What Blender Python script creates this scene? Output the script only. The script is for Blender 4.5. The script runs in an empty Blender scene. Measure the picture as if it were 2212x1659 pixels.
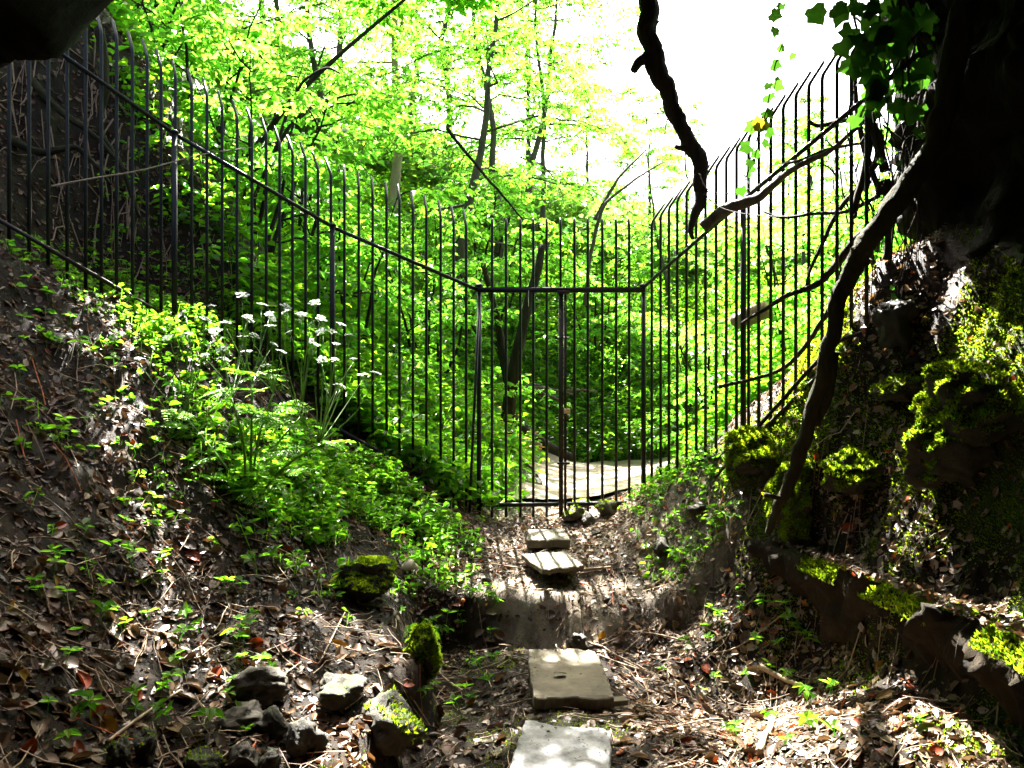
import bpy, bmesh, math, random
import numpy as np
from mathutils import Vector, noise as mnoise

SC = bpy.context.scene
COL = SC.collection
R = math.radians
rng = np.random.default_rng(7)
random.seed(7)

# ------------------------------------------------------------------ camera, sky, sun, exposure
cam_d = bpy.data.cameras.new('camera')
cam = bpy.data.objects.new('camera', cam_d)
COL.objects.link(cam)
cam.location = (0, 0, 0)
cam.rotation_euler = (R(90), 0, 0)
cam_d.sensor_width = 36.0
cam_d.lens = 27.0
cam_d.clip_start = 0.05
cam_d.clip_end = 500
SC.camera = cam

SUN_EL, SUN_AZ = 52.0, -5.0          # azimuth from +Y towards +X
world = bpy.data.worlds.new('World')
SC.world = world
world.use_nodes = True
wn = world.node_tree
sky = wn.nodes.new('ShaderNodeTexSky')
sky.sky_type = 'NISHITA'
sky.sun_disc = False
sky.sun_elevation = R(SUN_EL)
sky.sun_rotation = R(SUN_AZ)
sky.dust_density = 6.0
sky.air_density = 0.55
sky.ozone_density = 0.4
bg = wn.nodes['Background']
bg.inputs['Strength'].default_value = 0.05
wn.links.new(sky.outputs[0], bg.inputs[0])

sun_d = bpy.data.lights.new('sun', 'SUN')
sun_d.energy = 5.0
sun_d.angle = R(0.5)
sun_d.color = (1.0, 0.96, 0.89)
sun = bpy.data.objects.new('sun', sun_d)
COL.objects.link(sun)
SV = Vector((math.sin(R(SUN_AZ)) * math.cos(R(SUN_EL)), math.cos(R(SUN_AZ)) * math.cos(R(SUN_EL)), math.sin(R(SUN_EL))))
sun.rotation_euler = SV.to_track_quat('Z', 'Y').to_euler()
sun.location = (0, 20, 30)

SC.view_settings.view_transform = 'Standard'
SC.view_settings.look = 'None'
SC.view_settings.gamma = 1.0
SC.view_settings.use_curve_mapping = False
SC.view_settings.exposure = 4.5
SC.render.engine = 'CYCLES'
SC.cycles.use_denoising = True
SC.cycles.max_bounces = 7
SC.cycles.diffuse_bounces = 5
SC.cycles.transmission_bounces = 6
SC.cycles.sample_clamp_indirect = 6

F = 1659.0          # focal length in units of a 2212 px wide picture


def P(u, v, y):
    return np.array([(u - 1106) / F * y, y, (829.5 - v) / F * y])


# ------------------------------------------------------------------ helpers
def smooth(a, b, x):
    t = np.clip((x - a) / (b - a), 0, 1)
    return t * t * (3 - 2 * t)


def _hash(ix, iy, iz):
    n = (ix * 374761393 + iy * 668265263 + iz * 2147483647 + 1013) & 0xffffffff
    n = ((n ^ (n >> 13)) * 1274126177) & 0xffffffff
    n = (n ^ (n >> 16)) & 0xffffffff
    return n.astype(np.float64) / 4294967295.0


def vnoise(p):
    p = np.asarray(p, float)
    f = np.floor(p)
    i = f.astype(np.int64)
    t = p - f
    t = t * t * (3 - 2 * t)
    r = 0
    for dx in (0, 1):
        for dy in (0, 1):
            for dz in (0, 1):
                w = (t[..., 0] if dx else 1 - t[..., 0]) * (t[..., 1] if dy else 1 - t[..., 1]) * (t[..., 2] if dz else 1 - t[..., 2])
                r = r + w * _hash(i[..., 0] + dx, i[..., 1] + dy, i[..., 2] + dz)
    return r * 2 - 1


def fbm(p, oct=4, gain=0.5):
    p = np.asarray(p, float)
    a, s, r = 1.0, 1.0, 0
    for k in range(oct):
        r = r + a * vnoise(p * s + k * 17.3)
        a *= gain
        s *= 2.03
    return r


def unit(v):
    v = np.asarray(v, float)
    return v / np.maximum(np.linalg.norm(v, axis=-1, keepdims=True), 1e-9)


def mesh_np(name, V, faces, tint=None, smooth_shade=True):
    """faces: list of (n,k) index arrays; tint: per-vertex rgb"""
    me = bpy.data.meshes.new(name)
    V = np.asarray(V, np.float32)
    me.vertices.add(len(V))
    me.vertices.foreach_set('co', V.ravel())
    faces = [np.asarray(f, np.int32) for f in faces if len(f)]
    tot = sum(f.size for f in faces)
    npoly = sum(len(f) for f in faces)
    me.loops.add(tot)
    me.polygons.add(npoly)
    me.loops.foreach_set('vertex_index', np.concatenate([f.ravel() for f in faces]))
    sizes = np.concatenate([np.full(len(f), f.shape[1], np.int32) for f in faces])
    starts = np.concatenate([[0], np.cumsum(sizes)[:-1]]).astype(np.int32)
    me.polygons.foreach_set('loop_start', starts)
    me.polygons.foreach_set('loop_total', sizes)
    me.polygons.foreach_set('use_smooth', np.full(npoly, smooth_shade))
    if tint is not None:
        at = me.attributes.new('tint', 'FLOAT_COLOR', 'POINT')
        c = np.ones((len(V), 4), np.float32)
        c[:, :3] = tint
        at.data.foreach_set('color', c.ravel())
    me.update(calc_edges=True)
    return me


class MB:
    """collects shapes into one mesh"""
    def __init__(s):
        s.V, s.Q, s.T, s.C, s.n = [], [], [], [], 0

    def add(s, V, quads=(), tris=(), tint=(1, 1, 1)):
        V = np.asarray(V, float)
        if len(quads): s.Q.append(np.asarray(quads, int) + s.n)
        if len(tris): s.T.append(np.asarray(tris, int) + s.n)
        s.V.append(V)
        t = np.asarray(tint, float)
        s.C.append(np.tile(t, (len(V), 1)) if t.ndim == 1 else t)
        s.n += len(V)

    def tube(s, pts, rad, k=8, rough=0.0, tint=(1, 1, 1), cap=True, bark=0.0):
        pts = np.asarray(pts, float)
        n = len(pts)
        rad = np.broadcast_to(np.asarray(rad, float), (n,))
        tan = np.gradient(pts, axis=0)
        tan = unit(tan)
        ref = np.array([0.0, 0, 1]) if abs(tan[0][2]) < 0.9 else np.array([1.0, 0, 0])
        a = unit(np.cross(tan[0], ref))
        V = []
        ang = np.arange(k) * 2 * math.pi / k
        sd = s.n * .37
        for i in range(n):
            a = unit(a - tan[i] * np.dot(a, tan[i]))
            b = np.cross(tan[i], a)
            r = rad[i] * (1 + rough * (np.random.default_rng(i + s.n).random(k) - 0.5)) if rough else rad[i]
            if bark:
                q_ = np.stack([np.cos(ang) * 2.4 + sd, np.sin(ang) * 2.4, np.full(k, i * .11)], -1)
                r = r * (1 + bark * (fbm(q_, 3, .6) + .5 * vnoise(q_ * np.array([1, 1, 6.0]) * 1.5)))
            V.append(pts[i] + (np.cos(ang) * r)[:, None] * a + (np.sin(ang) * r)[:, None] * b)
        V = np.concatenate(V)
        i, j = np.meshgrid(np.arange(n - 1), np.arange(k), indexing='ij')
        j2 = (j + 1) % k
        q = np.stack([i * k + j, i * k + j2, (i + 1) * k + j2, (i + 1) * k + j], -1).reshape(-1, 4)
        tr = []
        if cap:
            V = np.concatenate([V, pts[:1], pts[-1:]])
            c0, c1 = n * k, n * k + 1
            for j in range(k):
                tr.append((c0, (j + 1) % k, j))
                tr.append((c1, (n - 1) * k + j, (n - 1) * k + (j + 1) % k))
        s.add(V, q, tr, tint)

    def box(s, c, half, axes=None, tint=(1, 1, 1)):
        ax = np.eye(3) if axes is None else np.asarray(axes, float)
        V = [np.asarray(c, float) + sum(sg[i] * half[i] * ax[i] for i in range(3))
             for sg in [(x, y, z) for z in (-1, 1) for y in (-1, 1) for x in (-1, 1)]]
        s.add(V, [(0, 2, 3, 1), (4, 5, 7, 6), (0, 1, 5, 4), (2, 6, 7, 3), (0, 4, 6, 2), (1, 3, 7, 5)], tint=tint)

    def mesh(s, name, smooth_shade=True):
        return mesh_np(name, np.concatenate(s.V), [np.concatenate(x) for x in (s.Q, s.T) if x], np.concatenate(s.C), smooth_shade)


def obj(name, me, mat=None, parent=None):
    o = bpy.data.objects.new(name, me)
    COL.objects.link(o)
    if mat is not None and me is not None and len(me.materials) == 0:
        me.materials.append(mat)
    if parent is not None:
        o.parent = parent
    return o


def thing(name, label, cat, loc=(0, 0, 0), group=None):
    o = bpy.data.objects.new(name, None)
    COL.objects.link(o)
    o.location = loc
    o.empty_display_size = 0.1
    return tag(o, label, cat, group)


def tag(o, label, cat, group=None):
    o['label'] = label
    o['category'] = cat
    if group: o['group'] = group
    return o


def kind(o, k, label=None):
    o['kind'] = k
    if label: o['label'] = label
    return o


def spline(pts, n):
    """Catmull-Rom through pts (m,d) -> n points"""
    p = np.asarray(pts, float)
    m = len(p)
    pp = np.vstack([2 * p[0] - p[1], p, 2 * p[-1] - p[-2]])
    t = np.linspace(0, m - 1, n)
    i = np.minimum(t.astype(int), m - 2)
    f = (t - i)[:, None]
    a, b, c, d = pp[i], pp[i + 1], pp[i + 2], pp[i + 3]
    return 0.5 * (2 * b + (c - a) * f + (2 * a - 5 * b + 4 * c - d) * f ** 2 + (3 * b - a - 3 * c + d) * f ** 3)


# ------------------------------------------------------------------ materials
def nmat(name):
    m = bpy.data.materials.new(name)
    m.use_nodes = True
    nt = m.node_tree
    return m, nt, nt.nodes['Principled BSDF'], nt.nodes['Material Output']


def ramp(nt, fac, stops):
    r = nt.nodes.new('ShaderNodeValToRGB')
    e = r.color_ramp.elements
    while len(e) < len(stops): e.new(0.5)
    for i, (p, c) in enumerate(stops):
        e[i].position = p
        e[i].color = (*c, 1)
    nt.links.new(fac, r.inputs[0])
    return r.outputs[0]


def noise_tex(nt, scale, detail=6, rough=0.6, coord='Object', dist=0.0, stretch=None):
    tc = nt.nodes.new('ShaderNodeTexCoord')
    n = nt.nodes.new('ShaderNodeTexNoise')
    n.inputs['Scale'].default_value = scale
    n.inputs['Detail'].default_value = detail
    n.inputs['Roughness'].default_value = rough
    n.inputs['Distortion'].default_value = dist
    src = tc.outputs[coord]
    if stretch:
        mp = nt.nodes.new('ShaderNodeMapping')
        mp.inputs['Scale'].default_value = stretch
        nt.links.new(src, mp.inputs[0])
        src = mp.outputs[0]
    nt.links.new(src, n.inputs['Vector'])
    return n.outputs['Fac']


def bump(nt, b, h, strength, dist):
    k = nt.nodes.new('ShaderNodeBump')
    k.inputs['Strength'].default_value = strength
    k.inputs['Distance'].default_value = dist
    nt.links.new(h, k.inputs['Height'])
    nt.links.new(k.outputs[0], b.inputs['Normal'])


def mulc(nt, a, b, fac=1.0):
    m = nt.nodes.new('ShaderNodeMix')
    m.data_type = 'RGBA'
    m.blend_type = 'MULTIPLY'
    m.inputs[0].default_value = fac
    for s, i in ((a, 6), (b, 7)):
        if isinstance(s, tuple): m.inputs[i].default_value = (*s, 1)
        else: nt.links.new(s, m.inputs[i])
    return m.outputs[2]


def mixc(nt, fac, a, b):
    m = nt.nodes.new('ShaderNodeMix')
    m.data_type = 'RGBA'
    nt.links.new(fac, m.inputs[0])
    for s, i in ((a, 6), (b, 7)):
        if isinstance(s, tuple): m.inputs[i].default_value = (*s, 1)
        else: nt.links.new(s, m.inputs[i])
    return m.outputs[2]


def attr(nt, name='tint'):
    a = nt.nodes.new('ShaderNodeAttribute')
    a.attribute_name = name
    return a


def leaf_mat(name, refl, trans, mix=0.55, rough=0.42, spec=0.35):
    m, nt, b, out = nmat(name)
    a = attr(nt)
    n = noise_tex(nt, 2.2, 3)
    var = ramp(nt, n, [(0.3, (0.75, 0.8, 0.8)), (0.7, (1.15, 1.1, 1.1))])
    c1 = mulc(nt, mulc(nt, refl, a.outputs['Color']), var)
    c2 = mulc(nt, mulc(nt, trans, a.outputs['Color']), var)
    nt.links.new(c1, b.inputs['Base Color'])
    b.inputs['Roughness'].default_value = rough
    b.inputs['Specular IOR Level'].default_value = spec
    t = nt.nodes.new('ShaderNodeBsdfTranslucent')
    nt.links.new(c2, t.inputs[0])
    mx = nt.nodes.new('ShaderNodeMixShader')
    mx.inputs[0].default_value = mix
    nt.links.new(b.outputs[0], mx.inputs[1])
    nt.links.new(t.outputs[0], mx.inputs[2])
    nt.links.new(mx.outputs[0], out.inputs[0])
    return m


def solid_mat(name, c1, c2, scale=20, rough=0.8, bstr=0.4, bdist=0.01, stretch=None, metal=0.0, spec=0.4, tint=False, scale_b=None):
    m, nt, b, out = nmat(name)
    n = noise_tex(nt, scale, 6, 0.65, stretch=stretch)
    c = ramp(nt, n, [(0.32, c1), (0.68, c2)])
    if tint: c = mulc(nt, c, attr(nt).outputs['Color'])
    nt.links.new(c, b.inputs['Base Color'])
    b.inputs['Roughness'].default_value = rough
    b.inputs['Metallic'].default_value = metal
    b.inputs['Specular IOR Level'].default_value = spec
    if bstr:
        h = noise_tex(nt, scale_b or scale * 2.5, 8, 0.7, stretch=stretch)
        bump(nt, b, h, bstr, bdist)
    return m


M = {}
M['tree_leaf'] = leaf_mat('tree_leaf', (0.085, 0.135, 0.006), (0.195, 0.54, 0.030), 0.62)
M['far_leaf'] = leaf_mat('far_leaf', (0.060, 0.11, 0.014), (0.18, 0.40, 0.04), 0.55)
M['herb_leaf'] = leaf_mat('herb_leaf', (0.065, 0.13, 0.010), (0.20, 0.50, 0.014), 0.55, rough=0.36)
M['ivy_leaf'] = leaf_mat('ivy_leaf', (0.018, 0.05, 0.009), (0.04, 0.13, 0.008), 0.5, rough=0.35)
M['moss'] = leaf_mat('moss', (0.075, 0.115, 0.006), (0.24, 0.36, 0.008), 0.5, rough=0.7, spec=0.1)
M['white_petal'] = leaf_mat('white_petal', (0.75, 0.78, 0.72), (0.5, 0.55, 0.45), 0.4, rough=0.6)
M['yellow_petal'] = leaf_mat('yellow_petal', (0.75, 0.5, 0.02), (0.6, 0.4, 0.02), 0.4, rough=0.6)
M['herb_stem'] = leaf_mat('herb_stem', (0.08, 0.16, 0.02), (0.12, 0.25, 0.02), 0.3)
M['litter'] = leaf_mat('litter', (0.105, 0.080, 0.058), (0.075, 0.045, 0.020), 0.2, rough=0.42, spec=0.22)
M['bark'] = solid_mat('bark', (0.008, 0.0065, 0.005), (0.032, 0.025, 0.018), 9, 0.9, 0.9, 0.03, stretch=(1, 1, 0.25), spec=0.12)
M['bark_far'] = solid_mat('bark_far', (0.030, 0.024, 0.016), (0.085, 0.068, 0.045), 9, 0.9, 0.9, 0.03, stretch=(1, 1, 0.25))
M['bark_moss'] = solid_mat('bark_moss', (0.006, 0.005, 0.003), (0.030, 0.028, 0.010), 7, 0.9, 0.9, 0.03, stretch=(1, 1, 0.25), spec=0.12)
M['bark_pale'] = solid_mat('bark_pale', (0.16, 0.12, 0.07), (0.28, 0.21, 0.12), 7, 0.9, 0.6, 0.02, stretch=(1, 1, 0.25))
M['dead_wood'] = solid_mat('dead_wood', (0.024, 0.018, 0.013), (0.070, 0.054, 0.038), 14, 0.85, 0.7, 0.01)
M['twig'] = solid_mat('twig', (0.14, 0.10, 0.065), (0.30, 0.23, 0.15), 30, 0.75, 0.4, 0.004, tint=True)
M['iron'] = solid_mat('iron', (0.004, 0.005, 0.005), (0.011, 0.012, 0.012), 26, 0.5, 0.35, 0.002, metal=0.0, spec=0.22)
M['iron_rust'] = solid_mat('iron_rust', (0.006, 0.006, 0.006), (0.030, 0.015, 0.007), 18, 0.6, 0.4, 0.002, metal=0.2)
M['slab_tan'] = solid_mat('slab_tan', (0.05, 0.041, 0.025), (0.14, 0.115, 0.075), 6, 0.85, 0.5, 0.004, scale_b=160)
M['slab_grey'] = solid_mat('slab_grey', (0.05, 0.05, 0.052), (0.24, 0.24, 0.24), 16, 0.6, 0.7, 0.004, scale_b=110)
M['cap'] = solid_mat('cap', (0.30, 0.24, 0.17), (0.45, 0.38, 0.28), 12, 0.7, 0.2, 0.002)
M['tag_yellow'] = solid_mat('tag_yellow', (0.55, 0.42, 0.18), (0.65, 0.52, 0.24), 8, 0.5, 0.1, 0.002)
M['tag_orange'] = solid_mat('tag_orange', (0.60, 0.16, 0.02), (0.65, 0.2, 0.03), 8, 0.5, 0.0, 0.002)


def rock_mat(name, c1, c2, cm, moss_lo, moss_hi, wet=0.65):
    m, nt, b, out = nmat(name)
    n = noise_tex(nt, 4.5, 8, 0.7)
    base = ramp(nt, n, [(0.28, c1), (0.72, c2)])
    geo = nt.nodes.new('ShaderNodeNewGeometry')
    sep = nt.nodes.new('ShaderNodeSeparateXYZ')
    nt.links.new(geo.outputs['Normal'], sep.inputs[0])
    n2 = noise_tex(nt, 3.0, 6, 0.7)
    add = nt.nodes.new('ShaderNodeMath')
    add.operation = 'MULTIPLY'
    nt.links.new(sep.outputs[2], add.inputs[0])
    nt.links.new(n2, add.inputs[1])
    mr = nt.nodes.new('ShaderNodeMapRange')
    mr.inputs[1].default_value = moss_lo
    mr.inputs[2].default_value = moss_hi
    nt.links.new(add.outputs[0], mr.inputs[0])
    c = mixc(nt, mr.outputs[0], base, cm)
    nt.links.new(c, b.inputs['Base Color'])
    b.inputs['Roughness'].default_value = wet
    b.inputs['Specular IOR Level'].default_value = 0.10 if name in ('cave_rock', 'ledge') else 0.22
    h = noise_tex(nt, 22, 10, 0.75)
    bump(nt, b, h, 0.8, 0.03)
    return m


M['rock'] = rock_mat('rock', (0.010, 0.0085, 0.005), (0.045, 0.039, 0.023), (0.05, 0.085, 0.01), 0.42, 0.55)
M['rock_pale'] = rock_mat('rock_pale', (0.018, 0.015, 0.009), (0.075, 0.062, 0.038), (0.07, 0.11, 0.015), 0.55, 0.7, 0.6)
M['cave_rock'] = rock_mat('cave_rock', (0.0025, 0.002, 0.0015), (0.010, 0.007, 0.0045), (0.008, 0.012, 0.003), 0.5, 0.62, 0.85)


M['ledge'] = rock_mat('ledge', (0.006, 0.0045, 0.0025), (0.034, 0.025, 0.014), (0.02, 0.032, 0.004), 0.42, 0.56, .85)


def ground_mat():
    m, nt, b, out = nmat('forest_floor')
    n = noise_tex(nt, 5, 8, 0.7)
    soil = ramp(nt, n, [(0.3, (0.004, 0.0024, 0.0011)), (0.55, (0.014, 0.0084, 0.0036)), (0.75, (0.044, 0.027, 0.013))])
    a = attr(nt)                                     # r: bare trodden earth, g: green cover
    sp = nt.nodes.new('ShaderNodeSeparateColor')
    nt.links.new(a.outputs['Color'], sp.inputs[0])
    n1 = noise_tex(nt, 9, 8, 0.7)
    pale = ramp(nt, n1, [(0.3, (0.11, 0.085, 0.06)), (0.7, (0.30, 0.25, 0.185))])
    c = mixc(nt, sp.outputs[0], soil, pale)
    n3 = noise_tex(nt, 7, 8, 0.75)
    green = ramp(nt, n3, [(0.35, (0.022, 0.045, 0.006)), (0.7, (0.055, 0.10, 0.012))])
    c = mixc(nt, sp.outputs[1], c, green)
    nt.links.new(c, b.inputs['Base Color'])
    n4 = noise_tex(nt, 3, 4, 0.6)
    rr = ramp(nt, n4, [(0.35, (0.45, 0.45, 0.45)), (0.65, (0.9, 0.9, 0.9))])
    nt.links.new(rr, b.inputs['Roughness'])
    b.inputs['Specular IOR Level'].default_value = 0.10
    h = noise_tex(nt, 45, 10, 0.8)
    bump(nt, b, h, 0.9, 0.02)
    return m


M['ground'] = ground_mat()
M['path'] = solid_mat('path_earth', (0.20, 0.145, 0.105), (0.36, 0.28, 0.22), 6, 0.9, 0.6, 0.01, scale_b=60)

# ------------------------------------------------------------------ terrain
CP = np.array([
    (0.1, 1, -1.32), (0.1, 2.5, -1.32), (0.15, 4, -1.33), (0.15, 5.1, -1.34), (0.2, 5.7, -1.26), (0.3, 6.6, -1.16), (0.4, 7.5, -1.12),
    (0.6, 9, -1.13), (0.9, 10.8, -1.15), (1.1, 2, -1.28), (1.1, 3.4, -1.27), (1.1, 4.6, -1.30), (1.1, 5.3, -1.25), (0.6, 6, -1.2),
    (-.5, 2, -1.46), (-.5, 4.1, -1.40), (-.5, 5.0, -1.33), (-.9, 3, -1.36), (-.9, 4.5, -1.17), (-1.5, 2.2, -1.22), (-1.57, 4.6, -.70), (-2.4, 3.6, -.37), (-3.1, 4.65, .8),
    (-.28, 6.6, -1.10), (-.9, 6.45, -.74), (-1.47, 6.28, -.36), (-2.45, 5.59, .5), (-3.3, 4.9, 1.0), (-.8, 5.5, -1.06), (-.3, 5.8, -1.2),
    (-3.2, 2, .6), (-4, 3, 1.6), (-5, 5, 2.7), (-4, 1, 1.6), (-5, 4, 2.4), (-5, -2, 2), (-3, -2, .4), (-1.5, 0, -1.2), (0, -3, -1.3), (2, -3, -1), (4, 0, 1),
    (1.7, 3, -1.25), (1.7, 4.2, -1.24), (1.72, 2, -1.25), (1.93, 3.3, -1.17), (2.0, 2.7, -1.15), (1.86, 3.9, -1.08), (2.0, 2.0, -1.15), (2.16, 3.6, -.45), (2.33, 3.5, -.24), (2.14, 4.2, -.08), (2.3, 2.5, -.5), (2.6, 3, .1), (2.5, 1, -.4),
    (1.985, 4.49, .05), (1.77, 5.02, -.24), (1.63, 5.36, -.45), (1.41, 5.92, -.61), (1.13, 6.6, -.95), (.9, 6.6, -1.06), (1.3, 5.2, -1.02), (1.42, 4.9, -1.02), (1.0, 5.6, -1.15),
    (1.6, 8.5, -1.03), (2.2, 10.8, -1.13), (2.4, 8, -.5), (3, 7, .2), (3.5, 9, .2), (5, 8, 1.5), (4.5, 6.5, 1.3), (3, 5.5, .9),
    (-.28, 7.5, -1.0), (.15, 8.5, -1.1), (-.6, 8, -.6), (-1.5, 8, .0), (-1.5, 10, .5), (.35, 10.8, -1.1), (-.5, 11, -.5), (-3, 9, 1.6), (-6, 9, 4.5),
    (-4.2, 6.0, 3.6), (-3.5, 6.35, 2.7), (-3.3, 5.85, 1.15), (-2.8, 6.75, 1.9), (-2.7, 6.3, .85), (-2.2, 7, .75),
    (1, 11.6, -1.08), (2.5, 11.6, -1.05), (1, 13, .1), (3, 12.6, -.3), (5, 13, .5), (8, 12, 2), (1, 16, 2.2), (-3, 14, 3), (-8, 15, 7), (5, 18, 2.2), (10, 18, 3.2),
    (0, 24, 5.5), (-8, 24, 10), (8, 26, 4.4), (0, 40, 9), (-15, 40, 16), (15, 40, 7), (-15, 10, 9), (-15, 20, 12), (15, 10, 5), (15, 20, 4.5), (14, 0, 5), (-14, 0, 7)])


def _rbf_fit(cp):
    n = len(cp)
    d = np.sqrt(((cp[:, None, :2] - cp[None, :, :2]) ** 2).sum(-1) + 0.09)
    A = np.zeros((n + 3, n + 3))
    A[:n, :n] = d
    A[:n, n] = 1
    A[:n, n + 1:] = cp[:, :2]
    A[n, :n] = 1
    A[n + 1:, :n] = cp[:, :2].T
    return np.linalg.solve(A, np.concatenate([cp[:, 2], [0, 0, 0]]))


_W = _rbf_fit(CP)


def terrain(x, y):
    x = np.asarray(x, float); y = np.asarray(y, float)
    z = _W[len(CP)] + _W[len(CP) + 1] * x + _W[len(CP) + 2] * y
    for (cx, cy, _), w in zip(CP, _W):
        z = z + w * np.sqrt((x - cx) ** 2 + (y - cy) ** 2 + 0.09)
    p = np.stack([x, y, np.zeros_like(x)], -1)
    wob = fbm(p * 2.1, 3)
    ye = 4.87 + 0.10 * (x - 0.35) ** 2 + 0.10 * wob + 0.05 * fbm(p * 7, 3)
    gent = np.exp(-((x - .55) / .35) ** 2)
    sy = 1 - smooth(-0.10 - .22 * gent, 0.05 + .12 * gent, y - ye)
    xl = -0.52 + 0.10 * wob + 0.06 * np.sin(y * 2.3)
    sx = smooth(-0.10, 0.10, x - xl) * (1 - smooth(1.0, 1.65, x))
    z = z - 0.28 * sy * sx
    xr = np.interp(y, [1.5, 2.7, 3.3, 4.0, 4.5], [1.75, 1.80, 1.76, 1.68, 1.60]) + 0.06 * wob
    z = z + 0.30 * smooth(-0.03, 0.07, x - xr) * (1 - smooth(4.35, 4.75, y))
    bank = smooth(1.55, 1.95, x) * (1 - smooth(4.6, 6.0, y)) + smooth(-1.0, -2.6, x) * 0.6
    path = smooth(0.0, 0.5, x - 0.1) * smooth(7, 7.6, y) * (1 - smooth(10.8, 11.5, y)) * (1 - smooth(1.3, 2.0, x))
    z = z + fbm(p * 1.3, 3) * 0.05 * (1 - path) + (fbm(p * 6, 4) * (0.018 + 0.05 * bank) + fbm(p * 13 + 3, 3) * .009 * (y < 7.5)) * (1 - 0.8 * path)
    z = z + bank * 0.10 * np.abs(fbm(p * 2.7 + 5, 3))
    return z


def axis(parts):
    r = []
    for a, b, st in parts:
        r.append(np.arange(a, b, st))
    r.append([parts[-1][1]])
    return np.concatenate(r)


GX = axis([(-16, -6, 0.5), (-6, -4.7, 0.12), (-4.7, 3.2, 0.036), (3.2, 6, 0.14), (6, 16, 0.5)])
GY = axis([(-5, 1.2, 0.15), (1.2, 7.0, 0.036), (7.0, 12.5, 0.08), (12.5, 20, 0.25), (20, 42, 0.8)])
_gx, _gy = np.meshgrid(GX, GY, indexing='ij')
GZ = terrain(_gx, _gy)


def gz(x, y):
    x = np.asarray(x, float); y = np.asarray(y, float)
    i = np.clip(np.searchsorted(GX, x) - 1, 0, len(GX) - 2)
    j = np.clip(np.searchsorted(GY, y) - 1, 0, len(GY) - 2)
    fx = np.clip((x - GX[i]) / (GX[i + 1] - GX[i]), 0, 1)
    fy = np.clip((y - GY[j]) / (GY[j + 1] - GY[j]), 0, 1)
    return (GZ[i, j] * (1 - fx) * (1 - fy) + GZ[i + 1, j] * fx * (1 - fy) + GZ[i, j + 1] * (1 - fx) * fy + GZ[i + 1, j + 1] * fx * fy)


def gn(x, y, e=0.05):
    return unit(np.stack([-(gz(x + e, y) - gz(x - e, y)) / (2 * e), -(gz(x, y + e) - gz(x, y - e)) / (2 * e), np.ones_like(np.asarray(x, float))], -1))


def G(u, v, y0=1.2, y1=38):
    """where the line of sight through a picture point meets the ground"""
    ys = np.concatenate([np.arange(y0, 9, 0.01), np.arange(9, y1, 0.05)])
    x = (u - 1106) / F * ys
    z = (829.5 - v) / F * ys
    d = z - gz(x, ys)
    k = np.argmax(d < 0) if (d < 0).any() else len(ys) - 1
    return np.array([x[k], ys[k], gz(x[k], ys[k])])


def G_many(u, v, y0=1.2, y1=13):
    return np.array([G(a, b, y0, y1) for a, b in zip(u, v)])


ni, nj = len(GX), len(GY)
I, J = np.meshgrid(np.arange(ni - 1), np.arange(nj - 1), indexing='ij')
quads = np.stack([I * nj + J, (I + 1) * nj + J, (I + 1) * nj + J + 1, I * nj + J + 1], -1).reshape(-1, 4)
pn = np.stack([_gx, _gy, np.zeros_like(_gx)], -1)
bare = smooth(-0.35, 0.15, _gx) * (1 - smooth(1.2, 1.7, _gx)) * smooth(4.85 - .3 * np.exp(-((_gx - .55) / .5) ** 2), 5.0 - .2 * np.exp(-((_gx - .55) / .5) ** 2), _gy) * (1 - smooth(6.6, 7.6, _gy))
bare = np.clip(bare * (0.75 + 0.6 * fbm(pn * 2.5 + 3, 3)), 0, 1)
grn = smooth(6.5, 8, _gy) * (1 - smooth(0.0, 0.4, _gx) * (1 - smooth(1.8, 2.4, _gx)) * (1 - smooth(11.2, 11.8, _gy)))
bank_r = smooth(1.62, 1.9, _gx) * (1 - smooth(4.8, 5.6, _gy)) * smooth(-.05, .3, fbm(pn * 2.2 + 9, 4))
grn = np.clip(grn + bank_r * 0.9, 0, 1)
tint = np.stack([bare, grn, np.zeros_like(bare)], -1).reshape(-1, 3)
ground = kind(obj('ground', mesh_np('ground', np.stack([_gx, _gy, GZ], -1).reshape(-1, 3), [quads], tint), M['ground']), 'structure',
              'dark forest floor rising to steep banks on both sides of the sunken way')

# trodden path beyond the gate
n1, n2 = 60, 24
ys = np.linspace(7.3, 11.35, n1)
V = []
for k, y in enumerate(ys):
    t = (y - 7.3) / 4.0
    xl = np.interp(t, [0, .3, 1], [-.12, .25, .15]) + 0.10 * math.sin(y * 3.1)
    xr = np.interp(t, [0, .3, 1], [1.1, 1.65, 4.2]) + 0.10 * math.sin(y * 2.7 + 1)
    xs = np.linspace(xl, xr, n2)
    V.append(np.stack([xs, np.full(n2, y), gz(xs, np.full(n2, y)) + 0.03 * np.sin(np.linspace(0, math.pi, n2)) ** 0.5 + 0.012], -1))
V = np.concatenate(V)
I, J = np.meshgrid(np.arange(n1 - 1), np.arange(n2 - 1), indexing='ij')
q = np.stack([I * n2 + J, I * n2 + J + 1, (I + 1) * n2 + J + 1, (I + 1) * n2 + J], -1).reshape(-1, 4)
kind(obj('path', mesh_np('path', V, [q]), M['path']), 'structure', 'pale trodden earth path in sunlight beyond the gate')

# ------------------------------------------------------------------ rock: cliff on the right, cave roof
def displaced(V, nrm, amp, freq, seed):
    d = fbm(V * freq + seed, 5, 0.55) * amp + np.abs(fbm(V * freq * 0.45 + seed + 3, 3)) * amp * 1.5
    return V + nrm * d[:, None]


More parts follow.
